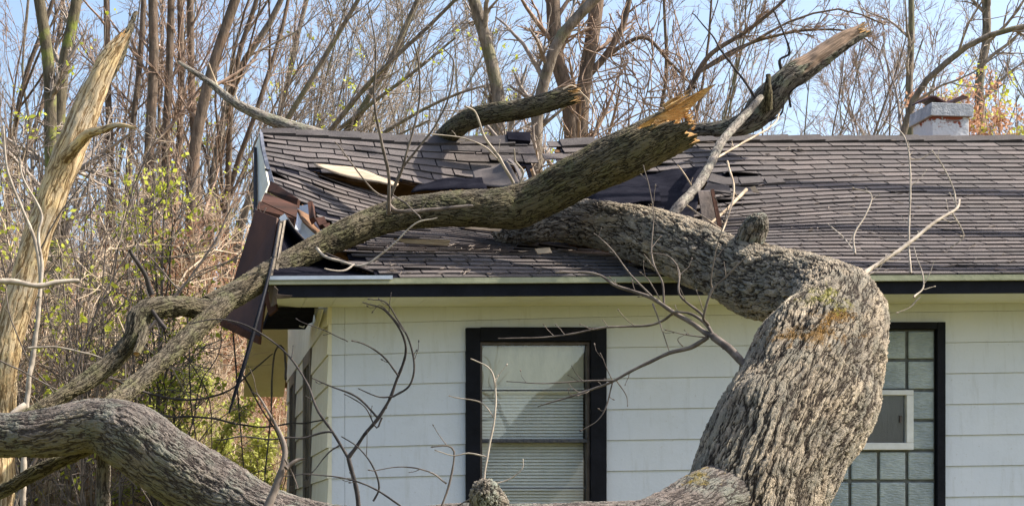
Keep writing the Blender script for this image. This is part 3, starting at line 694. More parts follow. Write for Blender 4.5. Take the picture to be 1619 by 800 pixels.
# torn orange plywood on the crack
bent([P(496, 259, 14.55), P(530, 264, 14.5), P(560, 266, 14.45), P(600, 280, 14.2), P(630, 292, 14.0)], [P(500, 263, 14.5), P(530, 274, 14.3), P(565, 283, 14.2), P(598, 288, 14.0), P(625, 296, 13.9)], 6, .012, 'pale_wood', 'splintered_sheathing', roofA, .02)
m = MB()
for (a, b_, c_, d_, dd) in (((622, 378), (712, 380), (708, 389), (640, 385), 12.45), ((800, 356), (742, 354), (735, 361), (790, 366), 12.9), ((845, 394), (868, 392), (872, 400), (850, 402), 12.1), ((1175, 300), (1192, 295), (1200, 306), (1190, 304), 13.5)):
    m.plate([P(*q, dd-.07) for q in (a, b_, c_, d_)], .02)
m.build('wood_splinter', M['pale_wood'], house)
# big lifted shingles right of the hollow
m = MB()
for q in ([(1124, 276), (1148, 283), (1165, 282), (1168, 292), (1146, 295), (1120, 288)], [(1167, 283), (1203, 281), (1207, 290), (1172, 293)], [(1118, 292), (1152, 296), (1156, 308), (1112, 302)], [(1157, 296), (1186, 300), (1192, 309), (1162, 310)], [(1208, 284), (1235, 284), (1242, 290), (1213, 292)]):
    m.plate([P(x, y, 3.738/(.466-(PY-y)/F)-.55) for x, y in q], .012)
m.build('lifted_shingle', M['shingle'], roof)
# square vent stack
m = MB(); m.hexa([P(1112, 364, 12.6), P(1136, 360, 12.6), P(1140, 358, 12.8), P(1116, 362, 12.8), P(1103, 302, 12.7), P(1125, 302, 12.7), P(1129, 301, 12.9), P(1107, 301, 12.9)])
m.build('vent_stack', M['dull_metal'], roof, .004)
m = MB(); m.plate([P(1123, 302, 12.66), P(1128, 301, 12.66), P(1141, 358, 12.55), P(1135, 361, 12.55)], .02); m.build('vent_seam', M['red_wood'], roof)
# chimney
CD = 16.2; cx0 = Xat(1474, CD); cx1 = Xat(1532, CD); zb = 4.6; zt1 = CZ+(PY-184)*CD/F; zt2 = CZ+(PY-165)*CD/F
m = MB(); m.box(cx0, cx1, CD, CD+.43, zb, zt1); ch = m.build('chimney', M['chimney'], house, .006)
m = MB(); m.hexa([(cx0-.03, CD-.03, zt1), (cx1+.03, CD-.03, zt1-.01), (cx1+.03, CD+.46, zt1-.01), (cx0-.03, CD+.46, zt1), (cx0-.02, CD-.03, zt2+.01), (cx1+.03, CD-.03, zt2-.005), (cx1+.03, CD+.46, zt2-.005), (cx0-.02, CD+.46, zt2+.01)])
m.build('chimney_cap', mat_plain('stained_cap_paint', (.26, .28, .31), (.52, .54, .57), 14, .7, bump=.01), ch, .004)
m = MB()
for q in range(8):
    a = cx0-.04+.4*q/8; b_ = cx0-.04+.4*(q+1)/8; f0 = .035*math.sin(q*1.1)+.02; f1 = .035*math.sin((q+1)*1.1)+.02
    m.hexa([(a, CD+.05, zt2+.03+f0), (b_, CD+.05, zt2+.03+f1), (b_, CD+.36, zt2+.05+f1), (a, CD+.36, zt2+.05+f0), (a, CD+.05, zt2+.045+f0), (b_, CD+.05, zt2+.045+f1), (b_, CD+.36, zt2+.065+f1), (a, CD+.36, zt2+.065+f0)])
m.build('bent_flue_cover', mat_plain('rust_dark_metal', (.03, .02, .02), (.10, .03, .03), 12, .6), ch)
m = MB(); m.box(cx0+.06, cx0+.07, CD+.1, CD+.11, zt2+.012, zt2+.07); m.box(cx1-.1, cx1-.09, CD+.1, CD+.11, zt2, zt2+.07); m.box(cx0+.1, cx1-.05, CD+.12, CD+.3, zt2+.011, zt2+.04); m.build('flue_collar', M['dull_metal'], ch)

# ------------------------------------------------------------------ fallen wood
def hero(name, pts, mat, parent, sides, step=.006, jag=None, wood=None, lump=.04, seed=0, close_end=True, bend=None):
    """bark tube. pts rows (px,py,d,r_px). jag(up, front)->axial offset at the last end."""
    A = [list(P(x, y, d))+[r*d/F] for x, y, d, r in pts]
    L = sum(np.linalg.norm(np.array(A[i+1][:3])-np.array(A[i][:3])) for i in range(len(A)-1))
    n = max(30, int(L/step)); C = curve(A, n); c = C[:, :3]; r = np.maximum(C[:, 3], .004)
    T = np.gradient(c, axis=0); T /= np.linalg.norm(T, axis=1, keepdims=True)
    N = np.zeros_like(T); a = np.array([0, 0, 1.]) if abs(T[0, 2]) < .9 else np.array([0, 1., 0]); a -= a.dot(T[0])*T[0]; N[0] = a/np.linalg.norm(a)
    for i_ in range(1, n): v = N[i_-1]-N[i_-1].dot(T[i_])*T[i_]; N[i_] = v/np.linalg.norm(v)
    B = np.cross(T, N); th = np.arange(sides)*2*np.pi/sides
    D = N[:, None]*np.cos(th)[None, :, None]+B[:, None]*np.sin(th)[None, :, None]
    s = np.linspace(0, L, n)
    bc = np.stack([np.cos(th)[None]*r[:, None], np.sin(th)[None]*r[:, None], np.broadcast_to(s[:, None], (n, sides))], -1)
    q = np.stack([np.broadcast_to(np.cos(th), (n, sides)), np.broadcast_to(np.sin(th), (n, sides)), np.broadcast_to(s[:, None]/max(r.mean(), .03)*.5, (n, sides))], -1).reshape(-1, 3)
    lum = (vnoise(q*1.1, seed)*.7+vnoise(q*2.7, seed+1)*.35).reshape(n, sides)
    rr = r[:, None]*(1+lump*2.2*lum)
    V = c[:, None]+D*rr[..., None]
    up = D[..., 2]; fr = -D[..., 1]
    wd = np.zeros((n, sides))
    if wood: wd = np.clip(wood(s[:, None]/L+0*up, up, fr), 0, 1)
    if jag is not None:
        jj = jag(up[-1], fr[-1], th); wgt = np.clip((s-(L-.35))/.35, 0, 1)**1.5
        V = V+T[-1]*(jj[None]*wgt[:, None])[..., None]
    V = V.reshape(-1, 3); idx = np.arange(n*sides).reshape(n, sides)
    Fq = np.stack([idx[:-1], np.roll(idx[:-1], -1, 1), np.roll(idx[1:], -1, 1), idx[1:]], -1).reshape(-1, 4)
    o = npmesh(name, V, Fq, mat, parent, True, {'bc': bc.reshape(-1, 3), 'up': up.ravel(), 'wood': wd.ravel()})
    if close_end:
        m_ = 14; rho = np.linspace(1.0, 0, m_); ring = V.reshape(n, sides, 3)[-1]; cc = c[-1]
        jj = jag(up[-1], fr[-1], th) if jag is not None else np.zeros(sides)
        base = ring-T[-1]*jj[:, None]
        W = []
        for ρ in rho:
            p_ = cc+(base-cc)*min(ρ, .985); ax = jj*ρ**1.5-.25*r[-1]*(1-ρ)
            nzv = vnoise(np.stack([p_[:, 0]*90, p_[:, 1]*90, p_[:, 2]*90], 1), 5)*.12*r[-1]*(1 if ρ < .99 else 0)
            W.append(p_+T[-1]*(ax+nzv-.004)[:, None])
        W = np.array(W); idx = np.arange(m_*sides).reshape(m_, sides)
        Fw = np.stack([idx[:-1], np.roll(idx[:-1], -1, 1), np.roll(idx[1:], -1, 1), idx[1:]], -1).reshape(-1, 4)
        npmesh('broken_end', W.reshape(-1, 3), Fw, M['raw_wood'], o, False)
    return o
c_orange = (.26, .14, .03)
spots = [(P(1272, 533, 8.8), .30, c_orange, (1, .5, 3.4)), (P(1318, 502, 8.85), .16, c_orange, (1, .5, 2.6)), (P(1300, 478, 9.0), .16, (.26, .25, .04), (1, .5, 1.4))]
BK_main = mat_bark('furrowed_bark', (.035, .026, .02), (.30, .235, .175), (.52, .45, .35), (.27, .26, .215), .6, .026, 22, .34)
BK_lich = mat_bark('lichen_bark', (.03, .026, .022), (.15, .125, .10), (.32, .28, .23), (.27, .30, .25), .8, .018, 40, .5)
BK_olive = mat_bark('olive_bark', (.022, .018, .012), (.115, .09, .06), (.22, .185, .13), (.13, .135, .06), .5, .016, 48, .25, (.125, .11, .045), .6)
BK_log = mat_bark('grey_log_bark', (.045, .036, .032), (.15, .122, .106), (.27, .225, .195), (.20, .22, .18), .5, .018, 38, .3, (.16, .15, .06), .6, spots=[(tuple(P(1105, 738, 8.3)-np.array([P(1185, 1330, 8.7)[0], 8.7, 0])), .22, (.27, .20, .03), (1, .6, 1.8))])
# fallen tree: the great trunk bends over the eave into the roof
TB = P(1185, 1330, 8.7); TB[2] = 0
tree = empty('fallen_tree', tuple(TB))
tag(tree, 'huge rough barked trunk bending up and over the eave into the roof', 'fallen tree')
off = TB
def spotfix(sp): return [(tuple(c-off), r, col, sx) for c, r, col, sx in sp]
BK_trunk = mat_bark('furrowed_trunk_bark', (.03, .022, .017), (.20, .155, .11), (.56, .47, .35), (.20, .19, .155), .6, .030, 30, .30, spots=spotfix(spots))
trunk = hero('trunk', [(1178, 1345, 8.75, 165), (1180, 1180, 8.72, 140), (1182, 1000, 8.7, 128), (1178, 880, 8.7, 112), (1192, 790, 8.72, 107), (1224, 705, 8.8, 110), (1270, 620, 8.95, 111), (1303, 560, 9.1, 98),
    (1328, 512, 9.25, 78), (1320, 478, 9.5, 64), (1275, 462, 9.9, 57), (1205, 447, 10.5, 56), (1110, 408, 11.25, 50), (1015, 372, 12.0, 42), (930, 353, 12.5, 35), (850, 353, 13.0, 30), (800, 360, 13.5, 27)],
    BK_trunk, tree, 400, .006, lump=.075, seed=4)
log = hero('limb', [(1240, 850, 9.0, 70), (1190, 822, 8.8, 76), (1135, 816, 8.58, 74), (1075, 838, 8.42, 65), (1010, 852, 8.35, 58), (940, 852, 8.3, 56), (850, 850, 8.3, 52), (740, 852, 8.3, 56), (620, 856, 8.4, 54), (500, 846, 8.5, 54), (410, 815, 8.6, 52), (335, 775, 8.7, 54),
    (262, 733, 8.75, 56), (205, 690, 8.8, 55), (150, 672, 8.85, 42), (80, 684, 8.9, 38), (0, 688, 9.0, 36), (-80, 692, 9.1, 35), (-260, 700, 9.2, 33)], BK_log, tree, 260, .007, lump=.05, seed=8)
log['label'] = 'grey lower limb arching out along the bottom of the picture'
def cone_stub(name, pts, mat, par, sides=90, **k): return hero(name, pts, mat, par, sides, .006, **k)
cone_stub('stub', [(780, 830, 8.25, 34), (774, 800, 8.1, 30), (768, 785, 8.02, 25), (766, 771, 7.97, 19), (766, 765, 7.95, 10), (766, 763, 7.94, 1)], BK_lich, tree, close_end=False)
cone_stub('stub', [(1180, 400, 10.9, 22), (1186, 382, 10.7, 22), (1192, 368, 10.6, 22), (1196, 355, 10.55, 20), (1198, 348, 10.5, 13), (1198, 345, 10.48, 1)], BK_lich, tree, close_end=False, lump=.09)
cone_stub('stub', [(165, 700, 9.0, 13), (163, 740, 9.0, 11), (164, 800, 9.0, 11), (166, 900, 9.0, 13)], BK_log, tree, 60)
cone_stub('stub', [(170, 690, 9.1, 14), (130, 712, 9.2, 11), (60, 745, 9.3, 11), (0, 778, 9.4, 10), (-60, 800, 9.5, 9)], BK_olive, tree, 60)
cone_stub('stub', [(1298, 480, 9.7, 20), (1283, 468, 9.45, 15), (1277, 462, 9.35, 10), (1275, 460, 9.3, 3)], BK_lich, tree, 50, close_end=False)

def bits(rg, C, n, ln, par_r, mat_b, out_b, out_t):
    pass
def twigset(name, lines, parent, mat, label=None, sides=6, side=True, seed=1, buds=True, budsize=1.0, density=1.0):
    """lines: lists of (px,py,d,r_px) -> one branch mesh, with short spurs and buds"""
    rg = np.random.default_rng(seed); parts = []; bp = []
    for pts in lines:
        A = [list(P(x, y, d))+[r*d/F] for x, y, d, r in pts]
        L = sum(np.linalg.norm(np.array(A[i+1][:3])-np.array(A[i][:3])) for i in range(len(A)-1))
        n = max(8, int(L/.02)); C = curve(A, n); C[:, 3] = np.maximum(C[:, 3], .0012)
        C[1:-1, :3] += (vnoise(C[1:-1, :3]*9, seed)*.006)[:, None]*rg.normal(0, 1, 3); C[:, 3] *= 1+.16*vnoise(C[:, :3]*40, 3)
        parts.append(tubes(C[None, :, :3], C[None, :, 3], sides))
        bp.append((C[-1, :3], C[-1, :3]-C[-2, :3], .9))
        if side:
            m = int(L*5*density)
            for _ in range(m):
                i_ = rg.integers(int(n*.25), n-1); t_ = C[i_+1, :3]-C[i_, :3]; t_ /= np.linalg.norm(t_)
                q = np.cross(t_, rg.normal(0, 1, 3)); q /= np.linalg.norm(q); dv = t_*.7+q*.8; dv[1] *= .5; ln = rg.uniform(.02, .11)
                r0 = min(C[i_, 3]*.6, .0026); k = np.linspace(0, 1, 4)[:, None]
                S_ = C[i_, :3]+dv*ln*k+np.array([0, 0, .25])*ln*k**2+rg.normal(0, .004, (4, 3))*k
                parts.append(tubes(S_[None], np.linspace(r0, max(r0*.6, .001), 4)[None], 4)); bp.append((S_[-1], S_[-1]-S_[-2], .8))
    if buds:
        for c, dv, sc in bp:
            dv = dv/(np.linalg.norm(dv)+1e-9); l_ = rg.uniform(.012, .02)*sc*budsize; z = np.array([0, .35, .7, 1])[:, None]
            parts.append(tubes((c+dv*l_*(z-.2))[None], (l_*.24*np.array([.3, 1, .8, .05]))[None], 5))
    V, Fq = join(parts)
    o = npmesh(name, V, Fq, mat, parent, True)
    if label: o['label'] = label
    return o
def ln(s, d0, d1, r0, r1):
    """polyline text 'x,y x,y' with linear depth and radius"""
    q = [tuple(map(float, a.split(','))) for a in s.split()]; n = len(q)
    return [(x, y, d0+(d1-d0)*i_/(n-1), r0+(r1-r0)*i_/(n-1)) for i_, (x, y) in enumerate(q)]
# leafless side branch reaching over the window
twigset('branch', [[(a_, b_, c_, r_*.78) for a_, b_, c_, r_ in q_] for q_ in [ln('1196,598 1186,587 1156,554 1128,532', 8.9, 9.2, 10, 7.5), ln('1128,532 1117,527 1093,510 1065,494 1032,472 1005,462 972,451 950,436 922,430 880,431', 9.2, 9.7, 6, 1.4),
    ln('1119,533 1093,549 1057,558 1018,576 969,602 922,620 870,636 852,642', 9.2, 9.6, 5, 1), ln('969,602 930,602 860,606 803,603', 9.4, 9.6, 2, .8), ln('1065,495 1049,507 1027,514 994,516 955,518 905,528 860,533 790,535', 9.4, 9.8, 3, 1),
    ln('1130,532 1117,512 1093,497 1066,493', 9.2, 9.35, 4, 2.4), ln('1120,514 1112,502 1125,459 1150,437 1176,410', 9.2, 9.0, 3.2, 1.6), ln('1125,459 1124,441 1131,400 1150,330', 9.2, 9.0, 1.6, 1), ln('1112,500 1076,469 1070,427 1054,405 1030,400', 9.3, 9.5, 2.6, 1),
    ln('1050,480 1047,447 1035,422 1030,395 1033,330 1018,265', 9.4, 9.6, 2.4, .9), ln('1037,475 996,433 965,392 940,370', 9.4, 9.6, 2, .8), ln('1043,472 1024,441 1014,432', 9.4, 9.4, 1.4, .7), ln('1032,480 1043,510 1058,555', 9.4, 9.3, 1.8, .8),
    ln('1115,533 1079,528 1054,522', 9.2, 9.3, 1.6, .7), ln('969,602 960,640 945,665 920,680', 9.5, 9.5, 1.7, .8), ln('969,602 958,580 950,560', 9.5, 9.5, 1, .6), ln('975,602 990,625 992,640', 9.5, 9.5, 1.3, .6), ln('1080,548 1072,536 1085,528', 9.2, 9.2, 1.2, .6)]],
    tree, M['twig_grey'], 'bare forked branch reaching from the trunk towards the window', seed=5, budsize=1.25, density=1.3)
rgd = np.random.default_rng(31); ps = []
for k in range(330):
    sf, x_, r_ = (SC, rgd.uniform(3.4, 6.6), rgd.uniform(1, 34)) if k % 3 else (SB, rgd.uniform(1.2, 2.9), rgd.uniform(24, 34.5))
    if k % 5 == 0: r_ = rgd.uniform(31, 34.6)
    p_, px_, py_ = sf.p(x_, r_)
    if (sf is SC and not keepC(px_, py_)) or (sf is SB and not keepB(px_, py_)): continue
    n_ = sf.nrm(x_, r_); a = rgd.uniform(0, 6.28); dv = np.array([math.cos(a), math.sin(a)*.9, 0]); dv -= dv.dot(n_)*n_; L_ = rgd.uniform(.015, .09)*(1 if k % 7 else 2.2); k4 = np.linspace(-.5, .5, 4)[:, None]
    q = p_+n_*.02+dv*L_*k4+rgd.normal(0, .003, (4, 3)); ps.append(tubes(q[None], (rgd.uniform(.002, .006)*np.array([.5, 1, 1, .4]))[None], 4))
V, Fq = join(ps); o = npmesh('bark_debris', V, Fq, M['twig_grey']); tag(o, 'small bark chips and twig bits scattered over the shingles', 'debris', kind='stuff')
# small shoots on the log
twigset('branch', [ln('768,775 765,765 772,720 782,660 782,605 775,585 747,568', 8.0, 8.1, 2.2, 1), ln('781,660 760,635 712,626', 8.05, 8.1, 1.3, .8), ln('770,722 740,716 717,720 690,712', 8.05, 8.1, 1.3, .7), ln('782,600 790,590 800,578', 8.1, 8.1, .9, .6), ln('770,768 805,757 825,740 827,728', 8.0, 8.0, 1.3, .7)], tree, M['twig_pale'], seed=6, density=.5)
twigset('branch', [ln('696,806 711,762 718,714 709,705 685,706', 8.1, 8.1, 2, 1), ln('706,764 680,748 637,739 585,743', 8.1, 8.1, 1.5, .8), ln('770,775 740,790 700,812', 8.0, 8.0, 1.4, 1)], tree, M['twig_grey'], seed=7, density=.7)
twigset('branch', [ln('420,812 440,762 450,725 446,697 425,655 400,620', 8.2, 8.3, 7, 1.2), ln('452,740 470,728 480,725', 8.2, 8.2, 4, 2.5), ln('450,725 462,750 470,770', 8.2, 8.2, 2, 1)], tree, M['twig_grey'], seed=8)
twigset('branch', [ln('1356,452 1362,438 1375,425 1430,390 1480,350 1512,330 1517,316', 9.6, 10.2, 5, 1.7), ln('1440,432 1437,380 1439,300 1436,232 1420,205 1395,190', 9.9, 10.4, 2, .9), ln('1437,248 1455,250 1472,240', 10.2, 10.2, 1.1, .7), ln('1352,402 1350,372 1368,340 1377,308 1350,298', 9.8, 10, 1.7, .8),
    ln('1352,400 1335,378 1310,355', 9.8, 10, 1.3, .8), ln('1512,330 1508,300 1490,262 1475,240', 10.2, 10.3, 1.6, .8), ln('1505,335 1520,360 1525,375 1505,390', 10.2, 10.2, 1.3, .7), ln('1365,436 1385,428 1400,405', 9.8, 9.8, 1, .6), ln('1445,470 1460,455 1458,430 1445,392', 9.4, 9.6, 1.4, .8), ln('1455,470 1440,485 1420,494', 9.4, 9.4, 1.2, .7)],
    tree, M['twig_pale'], 'thin pale shoots standing from the bend of the trunk', seed=9, budsize=1.2)
# sapling in front of the wall
sap = empty('bare_sapling', tuple(P(566, 832, 9.6)*[1, 1, 0]))
tag(sap, 'dark leafless forked sapling curling up against the white corner wall', 'sapling')
twigset('stem', [ln('575,1290 572,1000 566,790 551,724', 9.6, 9.6, 5, 3.6), ln('551,724 526,683 502,648 485,605 452,558 400,520 350,505 300,512', 9.6, 9.9, 2.6, 1), ln('551,724 578,686 604,653 628,600 641,558 637,529 609,491 576,479', 9.6, 9.4, 3.2, 1.1)], sap, M['twig_dark'], seed=11, density=.5)
twigset('branch', [ln('621,627 647,610 655,581 647,539 628,505 609,477 585,473', 9.5, 9.4, 2, 1), ln('629,593 609,567 580,546 559,539', 9.5, 9.4, 1.7, 1), ln('621,627 599,627 569,615', 9.5, 9.5, 1.6, .9), ln('597,660 566,629 528,612 495,598', 9.5, 9.6, 2, 1), ln('604,660 595,676 576,643 547,624', 9.5, 9.5, 1.7, .8),
    ln('590,792 599,771 590,738 566,707 542,691', 9.5, 9.5, 1.8, .9), ln('637,802 590,771 542,755 485,750 450,752', 9.4, 9.4, 1.8, .8), ln('538,703 520,715 495,745', 9.6, 9.6, 1.8, .8), ln('550,540 505,520 470,505', 9.6, 9.7, 0.9, .6), ln('640,525 620,500 600,482 590,492', 9.4, 9.4, 1, .6),
    ln('526,683 480,690 430,695 380,690 345,695', 9.6, 9.8, 1.8, 1)], sap, M['twig_dark'], seed=12, density=.9, budsize=1.3)

# the broken limb lying across the roof, with its forked lower branches
LB = P(60, 650, 11.0)
limb = empty('broken_limb', tuple(P(340, 485, 11.6)))
tag(limb, 'long furrowed limb lying across the sagging roof with a splintered orange end', 'tree limb')
def jagA(up, fr, th):
    a = np.exp(-((up-.93)**2)/.05)*(fr < .6)*.26*(1-.35*np.clip(fr, -1, 1)); b = -.16*np.exp(-((up-.45)**2)/.09)*np.clip(fr+.25, 0, 1); n_ = .03*np.sin(th*9)+.02*np.sin(th*23+1)
    return a+b+n_+.02*(up < 0)
woodA = lambda s, up, fr: sstep(.945, .965, s+.02*np.sin(up*14))*sstep(.15, .35, up)*sstep(.95, .8, up)*sstep(.0, .3, fr)
hero('trunk', [(330, 486, 11.55, 19), (375, 462, 11.7, 19.5), (420, 436, 11.9, 19.5), (460, 412, 12.05, 19), (505, 390, 12.15, 19.5), (550, 368, 12.2, 22), (600, 348, 12.25, 24), (660, 335, 12.25, 26), (720, 330, 12.2, 27.5), (780, 330, 12.15, 31), (815, 326, 12.15, 34),
    (850, 312, 12.1, 33), (900, 286, 12.0, 36), (950, 262, 11.9, 37), (1000, 238, 11.8, 38), (1040, 218, 11.75, 37.5), (1078, 198, 11.7, 36)], BK_olive, limb, 240, .0072, jag=jagA, wood=woodA, lump=.045, seed=12)
hero('branch', [(352, 476, 11.6, 18), (325, 490, 11.5, 17), (285, 484, 11.4, 16), (245, 486, 11.3, 17), (222, 500, 11.25, 18), (212, 530, 11.2, 16), (185, 565, 11.2, 15), (140, 600, 11.1, 13), (90, 632, 11.0, 12.5), (40, 662, 10.9, 12), (-40, 710, 10.8, 11)], BK_olive, limb, 90, .008, lump=.08, seed=3)
hero('branch', [(360, 474, 11.6, 17), (320, 512, 11.4, 15.5), (275, 553, 11.2, 14.5), (235, 590, 11.0, 14), (190, 628, 10.7, 14), (160, 655, 10.4, 14), (110, 700, 10.0, 13)], BK_olive, limb, 90, .008, lump=.06, seed=5)
hero('branch', [(222, 505, 11.25, 12), (226, 530, 11.15, 8), (216, 560, 11.0, 5)], BK_olive, limb, 40, .008, seed=7)
twigset('branch', [ln('240,466 232,440 215,415 205,395', 11.3, 11.2, 5, 3), ln('262,520 250,505 240,490', 11.2, 11.2, 4, 3)], limb, M['twig_dark'], seed=13, side=False, buds=False)
twigset('branch', [ln('614,338 614,318 615,280 602,220 592,165 594,75 582,5', 11.95, 11.4, 3.4, 1), ln('613,330 628,290 642,250 662,165 662,100 655,70', 11.95, 11.5, 2.6, 1), ln('615,310 640,260 680,210 706,165 717,100 702,78', 11.9, 11.4, 2.2, 1), ln('612,322 625,333 645,335 690,330 747,326', 11.95, 11.85, 4.2, 2.4),
    ln('620,305 645,325 665,345', 11.9, 11.7, 1.4, 1), ln('614,318 590,300 560,262 530,225', 11.9, 11.8, 1.6, .8)], limb, M['twig_grey'], 'upright grey twigs standing from the limb', seed=14, density=.8)
twigset('branch', [ln('812,290 790,250 765,215 752,178 735,168', 11.9, 11.7, 2.4, 1.2), ln('795,262 770,235 745,222 700,214 660,212', 11.9, 11.8, 1.3, .8), ln('822,290 828,272 815,255 813,238', 11.9, 11.8, 1.8, 1)], limb, M['twig_pale'], seed=15)
twigset('branch', [ln('500,392 512,404 535,412 565,420 590,412 625,382 660,352 690,345', 11.9, 11.7, 2.6, 1), ln('560,418 545,428 515,425', 11.8, 11.7, 1.8, 1)], limb, M['twig_pale'], seed=16, density=.5)

# arched stub standing over the ridge
arch = empty('broken_branch', tuple(P(690, 235, 15.1)))
tag(arch, 'arched grey limb with orange broken tip rising over the ridge', 'broken branch')
hero('trunk', [(678, 262, 16.3, 15.5), (688, 240, 16.1, 15.5), (704, 217, 15.8, 16.2), (738, 191, 15.3, 16.6), (775, 180, 15.0, 16), (820, 174, 14.8, 15.6), (865, 163, 14.7, 15.3), (907, 150, 14.65, 14)], BK_olive, arch, 120, .011, jag=lambda u, f, t: .03*np.sin(t*7)+.03*np.sin(t*17), seed=20)
twigset('twig', [ln('902,150 918,148 935,165 943,190', 14.6, 14.6, 1.6, .8), ln('890,142 905,136 922,150 930,170', 14.6, 14.6, 1.6, .8)], arch, M['twig_tan'], side=False, buds=False, seed=17)
# limb pointing at the sky, right of the hollow
up_l = empty('broken_branch', tuple(P(1130, 215, 15.0)))
tag(up_l, 'dark limb pointing up to the sky with a pale torn tip, behind the splintered end', 'broken branch')
woodB = lambda s, up, fr: sstep(.66, .70, s+.03*np.sin(up*9+fr*5))*sstep(-.05, .2, up+.5*fr)
hero('trunk', [(1060, 215, 15.6, 7), (1098, 207, 15.5, 9), (1140, 204, 15.35, 12), (1172, 197, 15.25, 17), (1198, 180, 15.2, 23), (1222, 150, 15.15, 23), (1250, 122, 15.1, 20), (1285, 98, 15.1, 18), (1325, 70, 15.1, 16), (1364, 47, 15.1, 10)], mat_bark('dark_lichen_bark', (.02, .017, .014), (.11, .09, .07), (.24, .21, .17), (.23, .24, .16), .7, .016, 30, .35, wood=(.36, .25, .175)), up_l, 130, .011,
     jag=lambda u, f, t: .05*np.sin(t*2+1)+.02*np.sin(t*11), wood=woodB, lump=.07, seed=22)
hero('branch', [(1210, 170, 15.05, 11), (1213, 150, 14.95, 8), (1214, 132, 14.9, 4.5), (1215, 118, 14.9, 3)], BK_olive, up_l, 30, .012, close_end=False, seed=2)
twigset('branch', [ln('1215,192 1235,180 1240,160', 15.1, 15, 2.4, .8), ln('1250,170 1248,150 1255,140', 15.1, 15, 2, .8), ln('1236,112 1233,95 1248,85 1240,55 1222,15', 15.1, 15, 2.6, 1), ln('1195,157 1178,130 1140,80 1125,55 1095,22', 15.1, 15, 2.2, .9)], up_l, M['twig_dark'], seed=18)
pale = empty('fallen_branch', tuple(P(1070, 345, 12.6)))
tag(pale, 'straight pale grey branch leaning from the trunk up across the dark limb', 'branch')
hero('stem', [(1056, 352, 12.2, 7.5), (1070, 330, 12.4, 8), (1100, 298, 12.9, 7.4), (1122, 262, 13.4, 7), (1140, 226, 13.9, 6.6), (1160, 202, 14.3, 6.4), (1185, 175, 14.6, 6), (1203, 154, 14.8, 4.5)], mat_bark('smooth_grey_bark', (.06, .052, .045), (.16, .14, .115), (.30, .26, .22), (.22, .22, .17), .5, .005, 40, .3), pale, 40, .01, close_end=False, lump=.05, seed=30)
twigset('twig', [ln('1115,262 1150,240 1195,215 1225,195 1232,180', 13.5, 14.5, 2, 1), ln('1098,300 1085,280 1072,262', 13, 13, 1.6, .9), ln('1180,300 1150,330 1125,352', 12.9, 12.6, 3, 2), ln('1085,325 1115,345 1140,362', 12.7, 12.5, 1.6, 1), ln('1065,335 1020,332 985,326 960,330', 12.4, 12.4, 1.8, .9), ln('1150,255 1160,300 1150,345 1130,395', 12.6, 12, 1.8, 1)], pale, M['twig_tan'], seed=19)
back = empty('fallen_branch', tuple(P(470, 212, 15.9)))
tag(back, 'smooth slanting bough resting on the left end of the ridge', 'branch')
hero('stem', [(282, 98, 16.6, 2.5), (330, 130, 16.5, 5), (370, 162, 16.3, 7), (410, 182, 16.2, 8.5), (450, 198, 16.1, 10), (510, 216, 16.0, 11), (560, 232, 16.0, 11)], mat_bark('slanting_bough_bark', (.07, .06, .05), (.22, .185, .15), (.36, .32, .27), (.24, .25, .16), .5, .005, 40, .3), back, 40, .012, close_end=False, seed=31)
twigset('twig', [ln('345,140 335,115 330,100', 16.5, 16.5, 2, 1), ln('380,168 372,150 376,138', 16.3, 16.3, 2, 1)], back, M['twig_tan'], seed=20, side=False)

def slivers(par, c, T, rad, n, lmin, lmax, seed, upb=0, mat='raw_wood'):
    rg_ = np.random.default_rng(seed); T = np.array(T, float); T /= np.linalg.norm(T); a = np.cross(T, [0, 1, 0]); a /= np.linalg.norm(a); b = np.cross(T, a); ps = []
    for _ in range(n):
        th = rg_.uniform(0, 6.28); ro = rad*rg_.uniform(.35, .97); st = np.array(c)+a*ro*math.cos(th)+b*ro*math.sin(th); L_ = rg_.uniform(lmin, lmax)
        if upb and st[2] < c[2]: L_ *= .45
        k = np.linspace(0, 1, 5)[:, None]; q = st+T*(L_*(k-.35))+rg_.normal(0, .012, 3)*k+rg_.normal(0, .002, (5, 3))
        ps.append(tubes(q[None], (rg_.uniform(.004, .010)*np.array([1, .9, .7, .4, .08]))[None], 4))
    V, Fq = join(ps); return npmesh('splinters', V, Fq, M[mat], par)
slivers(limb, P(1086, 180, 11.7), P(1078, 198, 11.7)-P(1040, 218, 11.75), .12, 34, .04, .13, 1, 1)
slivers(limb, P(1066, 165, 11.62), P(1078, 150, 11.7)-P(1040, 175, 11.75), .045, 16, .08, .20, 4)
slivers(arch, P(906, 150, 14.65), P(907, 150, 14.65)-P(865, 163, 14.65), .075, 34, .04, .13, 2)
slivers(up_l, P(1362, 48, 15.1), P(1364, 47, 15.1)-P(1325, 70, 15.1), .05, 22, .04, .14, 3, 0, 'pale_wood')
